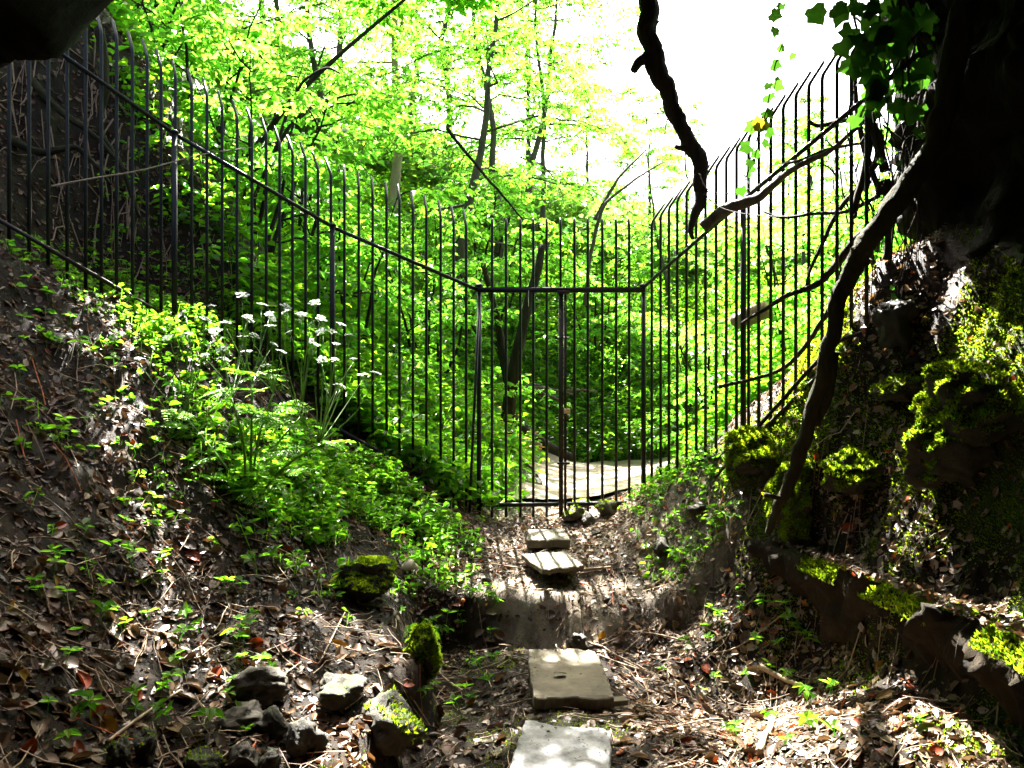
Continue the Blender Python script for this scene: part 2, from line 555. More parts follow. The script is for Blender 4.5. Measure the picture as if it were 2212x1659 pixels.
foot = spline([(5.2, 6.7), (3.8, 5.8), (2.85, 5.05), (2.50, 4.62), (2.58, 4.05), (2.70, 3.3), (2.66, 2.3), (2.6, 1.0), (2.45, -1), (2.45, -5)], 150)
hs = np.linspace(-1.3, 4.6, 90)
tang = unit(np.gradient(foot, axis=0))
nrm2 = np.stack([tang[:, 1], -tang[:, 0]], -1)       # towards the cave
if nrm2[100, 0] > 0: nrm2 = -nrm2
V, Nn = [], []
for i, (fx, fy) in enumerate(foot):
    for h in hs:
        lean = 0.10 * math.sin(h * 1.3 + 0.4) + 0.12 * max(0, h - 0.8) * (1 if fy > 3.4 else 1.2)
        V.append((fx + nrm2[i, 0] * lean, fy + nrm2[i, 1] * lean, h))
        Nn.append((nrm2[i, 0], nrm2[i, 1], 0))
V = np.array(V); Nn = np.array(Nn)
V = V + Nn * ((fbm(V * 1.1 + 3, 4, .6) * .16 + np.abs(fbm(V * np.array([2.5, 2.5, 4.0]) + 8, 4, .6)) * .14 - .06)[:, None])
nh = len(hs)
I, J = np.meshgrid(np.arange(len(foot) - 1), np.arange(nh - 1), indexing='ij')
q = np.stack([I * nh + J, I * nh + J + 1, (I + 1) * nh + J + 1, (I + 1) * nh + J], -1).reshape(-1, 4)
# back and top close the mass
top = np.array([i * nh + nh - 1 for i in range(len(foot))])
base_n = len(V)
back = np.array([(9.0, f[1] + (1.5 if f[1] > 4 else 0), 5.2) for f in foot])
back2 = back.copy(); back2[:, 2] = -1.3
V = np.concatenate([V, back, back2])
k = np.arange(len(foot) - 1)
q2 = np.stack([top[k], base_n + k, base_n + k + 1, top[k + 1]], -1)
m_ = len(foot)
q3 = np.stack([base_n + k, base_n + m_ + k, base_n + m_ + k + 1, base_n + k + 1], -1)
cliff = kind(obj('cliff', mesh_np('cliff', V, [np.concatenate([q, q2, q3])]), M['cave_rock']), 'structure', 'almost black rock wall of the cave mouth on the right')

nx, ny = 220, 180
xs = np.linspace(-5.2, 3.2, nx)
V = []
for x in xs:
    lip = 3.12 + 0.08 * math.sin(x * 2.7 + 1) * (x < -1) + 3.3 * float(smooth(-1.0, -.35, x)) - 1.5 * float(smooth(1.0, 1.8, x)) + 0.12 * math.sin(x * 5)  # unseen forward lip added to keep overhead sky light out
    for y in np.linspace(-5, lip, ny):
        z = 2.12 - (0.36 * -x if x < 0 else 0.16 * x) + 0.10 * (3.0 - y) * (1 if y > 0 else 0) + (0.3 if y <= 0 else 0) * 1.0
        z += .56 * max(0, y - 3.0)
        z -= (.17 * smooth(.8, 1.4, -x) - .13 * smooth(1.7, 2.2, -x)) * smooth(1.2, 2.6, y)
        V.append((x, y, z))
V = np.array(V)
V[:, 2] += np.abs(fbm(V * 1.4 + 7, 4)) * 0.16 - 0.05 + fbm(V * 4, 3) * 0.03
up = V.copy()
up[:, 2] += 1.0 + np.repeat(0.25 * np.sin(xs * 2), ny)
I, J = np.meshgrid(np.arange(nx - 1), np.arange(ny - 1), indexing='ij')
q = np.stack([I * ny + J, I * ny + J + 1, (I + 1) * ny + J + 1, (I + 1) * ny + J], -1).reshape(-1, 4)
qt = q[:, ::-1] + nx * ny
k = np.arange(nx - 1)
lipq = np.stack([k * ny + ny - 1, nx * ny + k * ny + ny - 1, nx * ny + (k + 1) * ny + ny - 1, (k + 1) * ny + ny - 1], -1)
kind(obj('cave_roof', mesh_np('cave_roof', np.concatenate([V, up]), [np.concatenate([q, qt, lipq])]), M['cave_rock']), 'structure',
     'dark overhanging rock roof of the cave at the upper left corner')
bw = MB()
bw.box((-1, -5.2, 1.0), (7, 0.3, 3.2))
kind(obj('cave_back_wall', bw.mesh('cave_back_wall'), M['cave_rock']), 'structure', 'rock wall at the back of the cave')

# undercut rock ledge along the right bank
s_ = np.linspace(1.3, 4.75, 200)
prof = [(0.38, -0.06), (0.20, 0.02), (0.08, 0.04), (-0.01, 0.01), (-0.04, -0.04), (-0.03, -0.09), (0.02, -0.14), (0.05, -0.22), (0.08, -0.34), (0.25, -0.42)]
V = []
for y in s_:
    xr = np.interp(y, [1.5, 2.7, 3.3, 4.0, 4.5], [1.75, 1.80, 1.76, 1.68, 1.60])
    zt = float(np.interp(y, [1.3, 2.7, 3.3, 4.5], [-.93, -.93, -.955, -.985]))
    for (a, b) in prof:
        V.append((xr + a, y, zt + b - (0.03 if a > 0.2 else 0)))
V = np.array(V)
led = V.copy()
V[:, 0] += fbm(V * 1.7 + 2, 3) * 0.09 + fbm(V * 5, 5, .65) * 0.07 - np.abs(fbm(V * 8 + 3, 3)) * .05
V[:, 2] += fbm(V * 7 + 4, 5, .65) * 0.05
k_ = len(prof)
I, J = np.meshgrid(np.arange(len(s_) - 1), np.arange(k_ - 1), indexing='ij')
q = np.stack([I * k_ + J, I * k_ + J + 1, (I + 1) * k_ + J + 1, (I + 1) * k_ + J], -1).reshape(-1, 4)
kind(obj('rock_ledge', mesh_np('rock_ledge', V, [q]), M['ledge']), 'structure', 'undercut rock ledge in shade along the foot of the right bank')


# ------------------------------------------------------------------ leaves and trees
def leaf_arrays(Pn, D, N, L, W, fold=0.25, tip=0.12, tint=None):
    """six-point pointed leaves, folded along the midrib"""
    D = unit(D); S = unit(np.cross(D, N)); N = np.cross(S, D)
    L = np.asarray(L)[:, None]; W = np.asarray(W)[:, None]
    fz = N * W * fold
    v = np.stack([Pn, Pn + D * L * .28 - S * W * .46 + fz, Pn + D * L * .62 - S * W * .40 + fz * .8, Pn + D * L - N * L * tip,
                  Pn + D * L * .62 + S * W * .40 + fz * .8, Pn + D * L * .28 + S * W * .46 + fz], 1)
    n = len(Pn)
    b = np.arange(n)[:, None] * 6
    q = np.concatenate([b + np.array([0, 1, 2, 3]), b + np.array([0, 3, 4, 5])])
    t = np.repeat(tint, 6, axis=0) if tint is not None else np.ones((n * 6, 3))
    return v.reshape(-1, 3), q, t


def leaf_mesh(name, *a, **k):
    v, q, t = leaf_arrays(*a, **k)
    return mesh_np(name, v, [q], t, smooth_shade=False)


def rand_tint(r, n, lo=0.7, hi=1.25, yel=0.15):
    b = r.uniform(lo, hi, n)
    y = r.normal(0, yel, n)
    return np.clip(np.stack([b * (1 + y), b, b * (1 - y)], -1), 0.2, 2)


def twig_leaves(r, starts, dirs, lens, per, leafL, out):
    """leaves set alternately in flattish sprays along twigs"""
    n = len(starts)
    starts = np.asarray(starts); dirs = unit(np.asarray(dirs)); lens = np.asarray(lens)
    upv = np.array([0, 0, 1.0]) + r.normal(0, 0.28, (n, 3))
    S = unit(np.cross(dirs, upv))
    for k in range(per):
        t = (k + 0.6) / per
        side = 1 if k % 2 else -1
        pos = starts + dirs * (lens * t)[:, None] + r.normal(0, 0.012, (n, 3)) * leafL / 0.08
        pos[:, 2] -= (lens * t) ** 2 * 0.35
        D = unit(dirs * r.uniform(.35, .8, n)[:, None] + S * side * r.uniform(.6, 1.1, n)[:, None] + r.normal(0, .22, (n, 3)) + np.array([0, 0, -.28]))
        N = unit(upv + r.normal(0, 0.6, (n, 3)))
        L = leafL * r.uniform(.45, 1.35, n)
        out.append((pos, D, N, L, L * r.uniform(.5, .68, n)))


def make_tree(seed, H, tr, start, Rad, nl, ns, nt, per, leafL, lean=(0, 0), up=0.35, droop=0.5, stems=1, k=9, flat=1.0, tintk=(0.7, 1.25, .12)):
    r = np.random.default_rng(seed)
    trunk, branch = MB(), MB()
    st, di, le = [], [], []
    for sidx in range(stems):
        if stems > 1:
            a = sidx * 2 * math.pi / stems + r.uniform(-.4, .4)
            off = np.array([math.cos(a), math.sin(a), 0]) * 0.10
            ln = np.array([math.cos(a), math.sin(a)]) * Rad * r.uniform(.3, .6)
        else:
            off = np.zeros(3); ln = np.array(lean, float)
        zz = np.linspace(0, 1, 12)
        h = H * (r.uniform(.75, 1.0) if stems > 1 else 1)
        wob = np.cumsum(r.normal(0, .02 * h, (12, 2)), 0) * 0.5
        pts = np.stack([off[0] + ln[0] * zz ** 1.3 + wob[:, 0], off[1] + ln[1] * zz ** 1.3 + wob[:, 1], -0.25 + (h + .25) * zz], -1)
        rad = tr * (1 - .85 * zz) * (1 + 0.5 * np.exp(-zz * 14))
        trunk.tube(pts, rad, k, 0.12)
        for li in range(nl // stems):
            f = start / H + (1 - start / H) * ((li + r.random()) / (nl // stems)) ** 0.9
            f = min(f, .99)
            base = np.array([np.interp(f, zz, pts[:, c]) for c in range(3)])
            a = li * 2.4 + r.uniform(-.5, .5) + sidx
            rel = (f - start / H) / (1 - start / H)
            ll = Rad * (1.0 - 0.62 * rel ** 1.4) * r.uniform(.7, 1.1)
            t = np.linspace(0, 1, 7)
            elev = up * (0.4 + 1.3 * rel)
            d = np.array([math.cos(a), math.sin(a)])
            lp = np.stack([base[0] + d[0] * ll * t, base[1] + d[1] * ll * t, base[2] + ll * flat * (elev * t - droop * .6 * t ** 2.2)], -1)
            lp[1:] += np.cumsum(r.normal(0, ll * .03, (6, 3)), 0)
            rr = max(.012, tr * .32 * (1 - f * .6))
            branch.tube(lp, rr * (1 - .8 * t), 5, 0.1)
            for si in range(ns):
                g = .22 + .78 * (si + r.random()) / ns
                b2 = np.array([np.interp(g, t, lp[:, c]) for c in range(3)])
                sd = 1 if si % 2 else -1
                a2 = a + sd * r.uniform(.5, 1.2)
                sl = ll * r.uniform(.25, .48) * (1.25 - g * .5)
                t2 = np.linspace(0, 1, 5)
                sp = np.stack([b2[0] + math.cos(a2) * sl * t2, b2[1] + math.sin(a2) * sl * t2,
                               b2[2] + sl * (r.uniform(-.15, .35) * t2 - droop * .7 * t2 ** 2)], -1)
                branch.tube(sp, rr * .32 * (1 - .75 * t2) + .0025, 3, cap=False)
                for ti in range(nt):
                    w = (ti + r.random()) / nt
                    b3 = np.array([np.interp(w, t2, sp[:, c]) for c in range(3)])
                    a3 = a2 + (1 if ti % 2 else -1) * r.uniform(.3, 1.1)
                    st.append(b3); di.append((math.cos(a3), math.sin(a3), r.uniform(-.35, .25))); le.append(leafL * per * .38 * r.uniform(.7, 1.2))
    out = []
    twig_leaves(r, st, di, le, per, leafL, out)
    A = [np.concatenate([o[i] for o in out]) for i in range(5)]
    crown = leaf_mesh('crown', *A, tint=rand_tint(r, len(A[0]), *tintk))
    return trunk.mesh('trunk'), branch.mesh('branches'), crown


def place_tree(meshes, name, label, cat, x, y, rot, scale, bark, leafm, group=None, z=None, with_trunk=True):
    t = thing(name, label, cat, (x, y, float(gz(x, y)) - 0.05 if z is None else z), group)
    t.rotation_euler = (0, 0, rot)
    t.scale = (scale,) * 3
    for nm, me, mt in zip(('trunk', 'branches', 'crown'), meshes, (bark, bark, leafm)):
        me2 = me
        if len(me.materials) and me.materials[0] != mt:
            me2 = me.copy(); me2.materials.clear()
        o = obj(nm, me2, mt, t)
        if nm != 'trunk': o['kind'] = 'stuff'
    return t


HB1 = make_tree(11, 8.0, .11, 2.0, 3.3, 17, 8, 7, 9, .095, lean=(.5, -.6), up=.25, droop=.55)
HB2 = make_tree(12, 9.0, .13, 2.6, 3.0, 17, 8, 7, 9, .095, lean=(-.3, .2), up=.4, droop=.5)
FT1 = make_tree(13, 13.0, .17, 2.2, 3.6, 22, 8, 6, 7, .17, up=.35, droop=.5)
FT2 = make_tree(14, 14.0, .18, 3.2, 3.4, 22, 8, 6, 7, .17, up=.45, droop=.4)
OV1 = make_tree(21, 3.6, .13, 1.6, 2.4, 26, 9, 9, 8, .11, lean=(2.1, -.3), up=.22, droop=.2, flat=.8)
OV2 = make_tree(31, 2.9, .11, 1.5, 1.9, 26, 9, 9, 8, .11, lean=(3.3, .4), up=.18, droop=.15, flat=.8)
OV3 = make_tree(41, 3.5, .05, 2.4, 1.15, 13, 7, 6, 8, .10, lean=(3.7, .1), up=.15, droop=.1, flat=.7)
HB3 = make_tree(22, 9.0, .09, 2.6, 3.1, 13, 7, 5, 8, .095, lean=(.3, .2), up=.4, droop=.5)
SH1 = make_tree(15, 2.3, .030, .25, 1.15, 20, 5, 4, 7, .085, up=.5, droop=.5, stems=5, k=5)
SH2 = make_tree(16, 2.0, .026, .2, 1.2, 20, 5, 4, 6, .10, up=.35, droop=.55, stems=5, k=5)

# trees added on the left bank, crowns placed to shade slope and slabs
_t = place_tree(OV2, 'added_shade_tree', 'added leaning tree on the left bank whose leafy bough shades the hollow', 'tree', -4.35, 7.3, 0, 1.0, M['bark'], M['tree_leaf'], 'broadleaf trees beyond the fence')
_t.scale = (1.0, .62, 1.0)
_t = place_tree(OV3, 'added_shade_tree', 'added slender leaning tree whose thin bough dapples the slabs with shade', 'tree', -3.5, 9.0, 0, 1.0, M['bark'], M['tree_leaf'], 'broadleaf trees beyond the fence')
_t.scale = (1.0, .8, 1.0)
# hornbeams on the hillside beyond the fence
BT = 'broadleaf trees beyond the fence'
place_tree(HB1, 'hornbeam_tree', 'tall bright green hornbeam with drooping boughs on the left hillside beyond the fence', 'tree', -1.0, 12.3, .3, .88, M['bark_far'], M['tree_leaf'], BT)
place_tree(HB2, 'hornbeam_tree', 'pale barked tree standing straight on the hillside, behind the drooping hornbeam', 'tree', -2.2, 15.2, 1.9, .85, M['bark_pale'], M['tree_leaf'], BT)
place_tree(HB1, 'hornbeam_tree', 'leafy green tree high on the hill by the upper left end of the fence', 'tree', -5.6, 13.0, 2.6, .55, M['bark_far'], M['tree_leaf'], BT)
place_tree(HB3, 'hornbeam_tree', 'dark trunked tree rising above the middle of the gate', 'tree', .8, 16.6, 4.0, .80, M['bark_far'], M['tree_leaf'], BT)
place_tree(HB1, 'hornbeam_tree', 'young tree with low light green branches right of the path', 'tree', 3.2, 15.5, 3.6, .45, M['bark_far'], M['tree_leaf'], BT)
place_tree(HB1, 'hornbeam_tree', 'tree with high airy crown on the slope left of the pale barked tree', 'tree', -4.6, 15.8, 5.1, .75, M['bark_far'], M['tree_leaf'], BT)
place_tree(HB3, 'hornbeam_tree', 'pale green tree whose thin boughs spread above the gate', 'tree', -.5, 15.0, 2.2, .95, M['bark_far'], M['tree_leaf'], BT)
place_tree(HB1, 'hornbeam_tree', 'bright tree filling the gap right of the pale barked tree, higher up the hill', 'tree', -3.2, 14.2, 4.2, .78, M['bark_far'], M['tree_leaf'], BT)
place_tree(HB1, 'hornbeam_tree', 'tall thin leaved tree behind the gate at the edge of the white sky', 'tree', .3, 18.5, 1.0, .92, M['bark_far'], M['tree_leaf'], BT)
_t = place_tree(OV1, 'added_shade_tree', 'added tree on the upper left bank whose crown shades the slope', 'tree', -5.9, 8.6, 0, 1.0, M['bark'], M['tree_leaf'], BT)  # added tree, crown set above the view to shade the upper slope
_t.scale = (1.0, .72, 1.0)

far = [(-11, 21, .65, FT1), (-7.5, 20, .62, FT2), (-4.2, 21, .66, FT1), (-1.6, 22, .68, FT2), (0.9, 22, .58, FT1), (-9, 27, .7, FT2), (-4, 28, .75, FT1), (0.5, 29, .6, FT2),
       (3.8, 20, .36, FT1), (5.6, 25, .34, FT2), (8.2, 23, .30, FT1), (11, 26, .30, FT2), (-13, 17, .5, FT1), (6.5, 17.0, .30, FT2), (3.0, 31, .5, FT1)]
words = ['tall dark forest tree at the far left of the wood', 'forest tree with broad crown on the upper slope, second from the left', 'forest tree showing between the hillside tree trunks',
         'tall forest tree behind the pale barked trunk', 'forest tree with deep shade right of the pale barked trunk', 'distant hilltop tree at the left behind the wood',
         'distant tree on the ridge in the middle of the wood', 'distant hazy tree over the gate on the ridge', 'shorter tree at the right edge of the wood against the white sky',
         'small distant tree below the broken hanging limb', 'low distant tree seen through the right fence', 'low distant tree behind the ivy at the right', 'tree on the left hilltop above the fence end',
         'small tree behind the right fence beyond the bushes', 'distant slim tree at the right end of the ridge']
for (x, y, s, ms), w in zip(far, words):
    place_tree(ms, 'forest_tree', w, 'tree', x, y, (x * 7 + y) % 6.28, s, M['bark_far'], M['far_leaf'], 'trees of the wood across the valley')

shr = [(-2.5, 7.6, .95, SH1, 'leafy bush close behind the left fence below its middle post'), (-1.75, 8.3, 1.0, SH2, 'leafy bush behind the fence left of the gate'),
       (-3.4, 8.3, 1.1, SH1, 'leafy bush high on the bank behind the left fence'), (-1.0, 9.3, .95, SH1, 'leafy bush behind the left half of the gate on the bank'),
       (-4.4, 8.9, 1.2, SH2, 'bush beside the dark root bank at the upper left'), (2.75, 7.3, .85, SH2, 'bright yellow green bush close behind the right fence'),
       (3.3, 6.7, .8, SH1, 'bright bush between the right fence and the cliff'), (2.35, 8.4, .8, SH1, 'bright leafy bush right of the path behind the gate post'),
       (4.2, 8.8, 1.0, SH2, 'wide bush farther up the slope behind the right fence'), (-2.9, 10.2, 1.3, SH2, 'tall bush on the hillside under the hornbeam'),
       (2.9, 11.8, .9, SH2, 'bush on the far side of the path bend at the right'), (-.4, 12.6, 1.1, SH1, 'dark green bush behind the fallen log'),
       (1.5, 13.6, 1.0, SH2, 'shady bush on the bank at the end of the path'), (-0.6, 14.6, 1.0, SH1, 'bush at the foot of the dark trunked tree')]
for i, (x, y, s, ms, w) in enumerate(shr):
    place_tree(ms, 'bush', w, 'bush', x, y, i * 1.3, s, M['bark'], M['tree_leaf'], 'bushes beyond the fence')

# leaning mossy trunk behind the left half of the gate
t = thing('leaning_tree', 'mossy old trunk leaning right behind the left half of the gate', 'tree', (0, 0, 0))
b = MB()
b0 = G(1088, 985, 8)
yb = max(b0[1], 9.2)
pts = spline([P(1090, 960, yb), P(1100, 870, yb), P(1118, 760, yb), P(1140, 660, yb + .1), P(1160, 590, yb + .2), P(1172, 530, yb + .3)], 24)
pts[0, 2] -= .3
b.tube(pts, np.linspace(.095, .045, 24), 12, .1, bark=.15)
b.tube(spline([P(1105, 850, yb + .05), P(1085, 760, yb + .2), P(1075, 690, yb + .3), P(1040, 560, yb + .4)], 10), np.linspace(.07, .03, 10), 7, .15)
obj('trunk', b.mesh('trunk'), M['bark_moss'], t)

# fallen log from the bank to the path end
b = MB()
lp = spline([P(1083, 890, 10.3), P(1130, 930, 10.3), P(1185, 965, 10.2), P(1240, 990, 10.1)], 22)
b.tube(lp, np.linspace(.115, .055, 22), 10, .14)
fl = thing('fallen_log', 'dark fallen log sloping down to the path behind the gate', 'log')
obj('stem', b.mesh('fallen_log'), M['bark'], fl)
b = MB()
b.tube(spline([P(1120, 945, 10.2), P(1140, 955, 10.0), P(1168, 962, 9.8)], 8), [.05, .05, .05, .048, .046, .045, .042, .03], 8, .1)
tag(obj('cut_log', b.mesh('cut_log'), M['bark_pale']), 'short pale cut log lying among plants beside the fallen log', 'log')
for k, (pp, w) in enumerate([([(1125, 845), (1165, 838), (1210, 845), (1250, 842), (1290, 846)], 'dark dead branch lying level above the fallen log'),
                             ([(1150, 845), (1195, 858), (1215, 875), (1230, 905)], 'forked dead branch bending down over the fallen log'),
                             ([(1120, 850), (1150, 832), (1180, 838), (1240, 852)], 'dead branch arching at the top of the brushwood heap')]):
    b = MB()
    b.tube(spline([P(u, v, 10.6 + .1 * k) for u, v in pp], 14), np.linspace(.035, .012, 14), 6, .2)
    tag(obj('dead_branch', b.mesh('dead_branch'), M['dead_wood']), w, 'branch', 'dead branches by the fallen log')


# ------------------------------------------------------------------ fence and gate
def seg_hit(u, A, B):
    k = (u - 1106) / F
    d = B - A
    t = (k * A[1] - A[0]) / (d[0] - k * d[1])
    return A + d * t


GL, GR = np.array([-.283, 6.6]), np.array([1.13, 6.6])
S1, S2, S3 = np.array([-1.47, 6.28]), np.array([-2.45, 5.59]), np.array([-3.62, 4.6])
R1 = GR + np.array([.375, -.927]) * 2.75


def fence_bar(x, y, zb, zt, nrm, tip=.15, r=.0118):
    b = MB()
    n = np.array([nrm[0], nrm[1]])
    tip_h = tip * .75
    pts = [(x, y, zb), (x, y, (zb + zt) / 2), (x, y, zt - .03), (x + n[0] * .006, y + n[1] * .006, zt), (x + n[0] * .022, y + n[1] * .022, zt + .026),
           (x + n[0] * tip_h, y + n[1] * tip_h, zt + tip), (x + n[0] * (tip_h + .018), y + n[1] * (tip_h + .018), zt + tip + .022)]
    b.tube(pts, [r, r, r, r, r, r, r * .25], 8)
    return b.mesh('bar')


def away(A, B):
    d = unit(B - A)
    n = np.array([-d[1], d[0]])
    return n if n[1] > 0 else -n


leftf = thing('iron_fence', 'tall black iron bar fence climbing the left bank from the gate into the dark', 'fence', (0, 0, 0), 'iron fence wings')
LU = [-18, 20, 63, 104, 145, 185, 219, 252, 286, 318, 348, 379, 414, 447, 480, 512, 544, 575, 604, 632, 660, 687, 715, 744, 775, 805, 835, 863, 892, 921, 952, 980, 1007]
bend_u = [-20, 250, 378, 718, 1035]
bend_z = [2.55, 2.42, 2.26, 1.70, 1.32]
rail_z = [(-20, 2.30), (110, 2.24), (378, 1.81), (718, 1.28), (1035, .80)]
for u in LU:
    A, B = (S1, GL) if u > 716 else ((S2, S1) if u > 378 else (S3, S2))
    p = seg_hit(u, A, B)
    n = away(A, B)
    zt = np.interp(u, bend_u, bend_z) + random.uniform(-.012, .012)
    obj('bar', fence_bar(p[0], p[1], float(gz(p[0], p[1])) - .15, zt, n), M['iron'], leftf)


def rail(pts, r, parent, name='rail', mat='iron'):
    b = MB()
    b.tube(pts, r, 8)
    obj(name, b.mesh(name), M[mat], parent)


ends = [(S3, 2.62), (S2, 1.81), (S1, 1.28), (GL, .80)]
for (a, za), (b_, zb) in zip(ends[:-1], ends[1:]):
    off = away(a, b_) * -.018
    rail([(a[0] + off[0], a[1] + off[1], za), ((a[0] + b_[0]) / 2 + off[0], (a[1] + b_[1]) / 2 + off[1], (za + zb) / 2), (b_[0] + off[0], b_[1] + off[1], zb)], .016, leftf)
    lift = .03 if b_ is GL else -.07
    ga, gb = float(gz(a[0], a[1])) + lift, float(gz(b_[0], b_[1])) + lift + .03
    rail([(a[0] + off[0], a[1] + off[1], ga), (b_[0] + off[0], b_[1] + off[1], gb)], .015, leftf, mat='iron_rust')


def post(x, y, zb, zt, r, parent, cap=True):
    b = MB()
    b.tube([(x, y, zb), (x, y, (zb + zt) / 2), (x, y, zt)], r, 10)
    o = obj('post', b.mesh('post'), M['iron'], parent)
    if cap:
        c = MB()
        c.tube([(x, y, zt), (x, y, zt + .012), (x, y, zt + .024)], [r * 1.5, r * 1.6, r * 1.1], 10)
        obj('cap', c.mesh('cap'), M['iron'], o)
    return o


for S, z in ((S2, 1.81), (S1, 1.28)):
    post(S[0] + .012, S[1] - .045, float(gz(S[0], S[1])) - .2, z, .020, leftf)
b = MB()
b.tube([P(1036, 640, 6.57), P(1025, 870, 6.5), P(1014, 1108, 6.4)], .012, 8)
obj('brace', b.mesh('brace'), M['iron'], leftf)

rightf = thing('iron_fence', 'black iron bar fence turning back to the right bank with branches tangled in it', 'fence', (0, 0, 0), 'iron fence wings')
RU = [1408, 1427, 1445, 1463, 1483, 1504, 1524, 1547, 1569, 1591, 1617, 1639, 1665, 1692, 1719, 1747, 1776, 1808, 1839, 1872]
nR = np.array([.927, .375])
for u in RU:
    p = seg_hit(u, GR, R1)
    Ld = np.linalg.norm(p - GR)
    zt = np.interp(Ld, [0, .735, 1.34, 1.7, 2.25, 2.7], [1.34, 1.53, 1.70, 1.82, 1.94, 2.0]) + random.uniform(-.01, .01)
    obj('bar', fence_bar(p[0], p[1], float(gz(p[0], p[1])) - .15, zt, nR), M['iron'], rightf)
offR = -nR * .02
rail([(GR[0], GR[1] - .02, .83), (*(GR + (R1 - GR) * .5 + offR), .83 + .34 * 1.37), (*(R1 + offR), .83 + .33 * 2.75)], .015, rightf)
rl = [(*(GR + (R1 - GR) * t + offR), float(gz(*(GR + (R1 - GR) * t))) - .01) for t in (0, .25, .5, .75, 1)]
rail(rl, .014, rightf, mat='iron_rust')
pR = seg_hit(1612, GR, R1)
post(pR[0] - .03, pR[1] - .03, float(gz(pR[0], pR[1])) - .2, .83 + .33 * np.linalg.norm(pR - GR), .02, rightf)

gate = thing('iron_gate', 'black iron bar gate closing the sunken way between the two fence wings', 'gate', (0.42, 6.6, -1.15))
GO = np.array([0.42, 6.6, -1.15])


def gate_part(name, b, mat='iron', parent=None):
    me = b.mesh(name)
    o = obj(name, me, M[mat], gate if parent is None else parent)
    co = np.empty(len(me.vertices) * 3, np.float32)
    me.vertices.foreach_get('co', co)
    co = co.reshape(-1, 3) - GO
    me.vertices.foreach_set('co', co.ravel())
    me.update()
    return o


for u in [1063, 1093, 1124, 1152, 1181, 1241, 1270, 1301, 1331, 1359]:
    x = (u - 1106) / F * 6.6
    b = MB()
    zt = 1.335
    zb = float(gz(x, 6.6)) + .02 if u > 1300 else -1.145
    b.tube([(x, 6.6, zb), (x, 6.6, 0), (x, 6.6, zt), (x, 6.607, zt + .03), (x, 6.63, zt + .08), (x, 6.638, zt + .10)], [.0118] * 5 + [.003], 8)
    gate_part('bar', b)
b = MB()
xm = (1211 - 1106) / F * 6.6
b.tube([(xm, 6.6, .80), (xm, 6.6, 1.335), (xm, 6.607, 1.365), (xm, 6.63, 1.415), (xm, 6.638, 1.435)], [.0105] * 4 + [.003], 8)
gate_part('bar', b)
b = MB()
b.box((xm + .002, 6.588, -.175), (.018, .018, .965))
gate_part('lock_post', b, 'iron_rust')
b = MB()
b.box((xm + .04, 6.60, -.165), (.011, .014, .955))
gate_part('stile', b, 'iron_rust')
b = MB()
b.box(((GL[0] + GR[0]) / 2, 6.575, .805), ((GR[0] - GL[0]) / 2 + .01, .016, .022))
gate_part('top_rail', b)
b = MB()
b.tube([(-.27, 6.575, -1.035), (xm - .02, 6.575, -1.03)], .019, 10)
gate_part('bottom_rail', b)
b = MB()
b.tube([(xm + .055, 6.575, -1.03), (.98, 6.575, -1.02)], .019, 10)
gate_part('bottom_rail', b)
for (g, zb) in ((GL, -1.3), (GR, -1.1)):
    b = MB()
    b.tube([(g[0], g[1], zb), (g[0], g[1], -.1), (g[0], g[1], .835)], .021, 10)
    o = gate_part('post', b)
    b = MB()
    b.tube([(g[0], g[1], .835), (g[0], g[1], .848), (g[0], g[1], .86)], [.035, .036, .026], 10)
    gate_part('cap', b, 'iron', o)
for v, hh in ((612 + 20, .03), (1000, .02), (730, .012)):
    b = MB()
    z = (829.5 - v) / F * 6.6
    b.tube([(xm - .03, 6.565, z), (xm + .075, 6.565, z)], hh * .55, 8)
    gate_part('hinge', b, 'iron_rust')
b = MB()
c = P(1225, 888, 6.54)
b.box(c, (.026, .010, .021))
lk = gate_part('tag_plate', b, 'tag_yellow')
lk['label'] = 'small yellow box fixed beside the lock post'
b = MB()
b.box(c + np.array([.008, -.012, .004]), (.006, .003, .006))
gate_part('mark', b, 'tag_orange', lk)
b = MB()
b.tube([P(1142, 627, 6.55), P(1141.5, 645, 6.55), P(1142, 662, 6.55)], [.003, .0025, .002], 5)
tag(obj('hanging_string', b.mesh('hanging_string'), M['white_petal']), 'short white string hanging from the top rail of the gate', 'string')


# ------------------------------------------------------------------ branches at the right
def stick(name, label, cat, pix, radii, mat, group=None, rough=.16, k=9, n=None, extra=()):
    b = MB()
    n = n or max(10, len(pix) * 10)
    pts = spline([P(*p) for p in pix], n)
    pts[:, 0] += fbm(pts * 7, 2) * radii[0] * .35
    pts[:, 2] += fbm(pts * 7 + 9, 2) * radii[0] * .25
    rad = np.interp(np.linspace(0, 1, n), np.linspace(0, 1, len(radii)), radii)
    b.tube(pts, rad, 16 if radii[0] > .03 else k, rough * .4, bark=.16 if radii[0] > .03 else .08)
    for e in extra:
        pe = spline([P(*p) for p in e[0]], 9)
        b.tube(pe, np.linspace(e[1], e[2], 9), 7, rough)
    return tag(obj(name, b.mesh(name), M[mat]), label, cat, group)


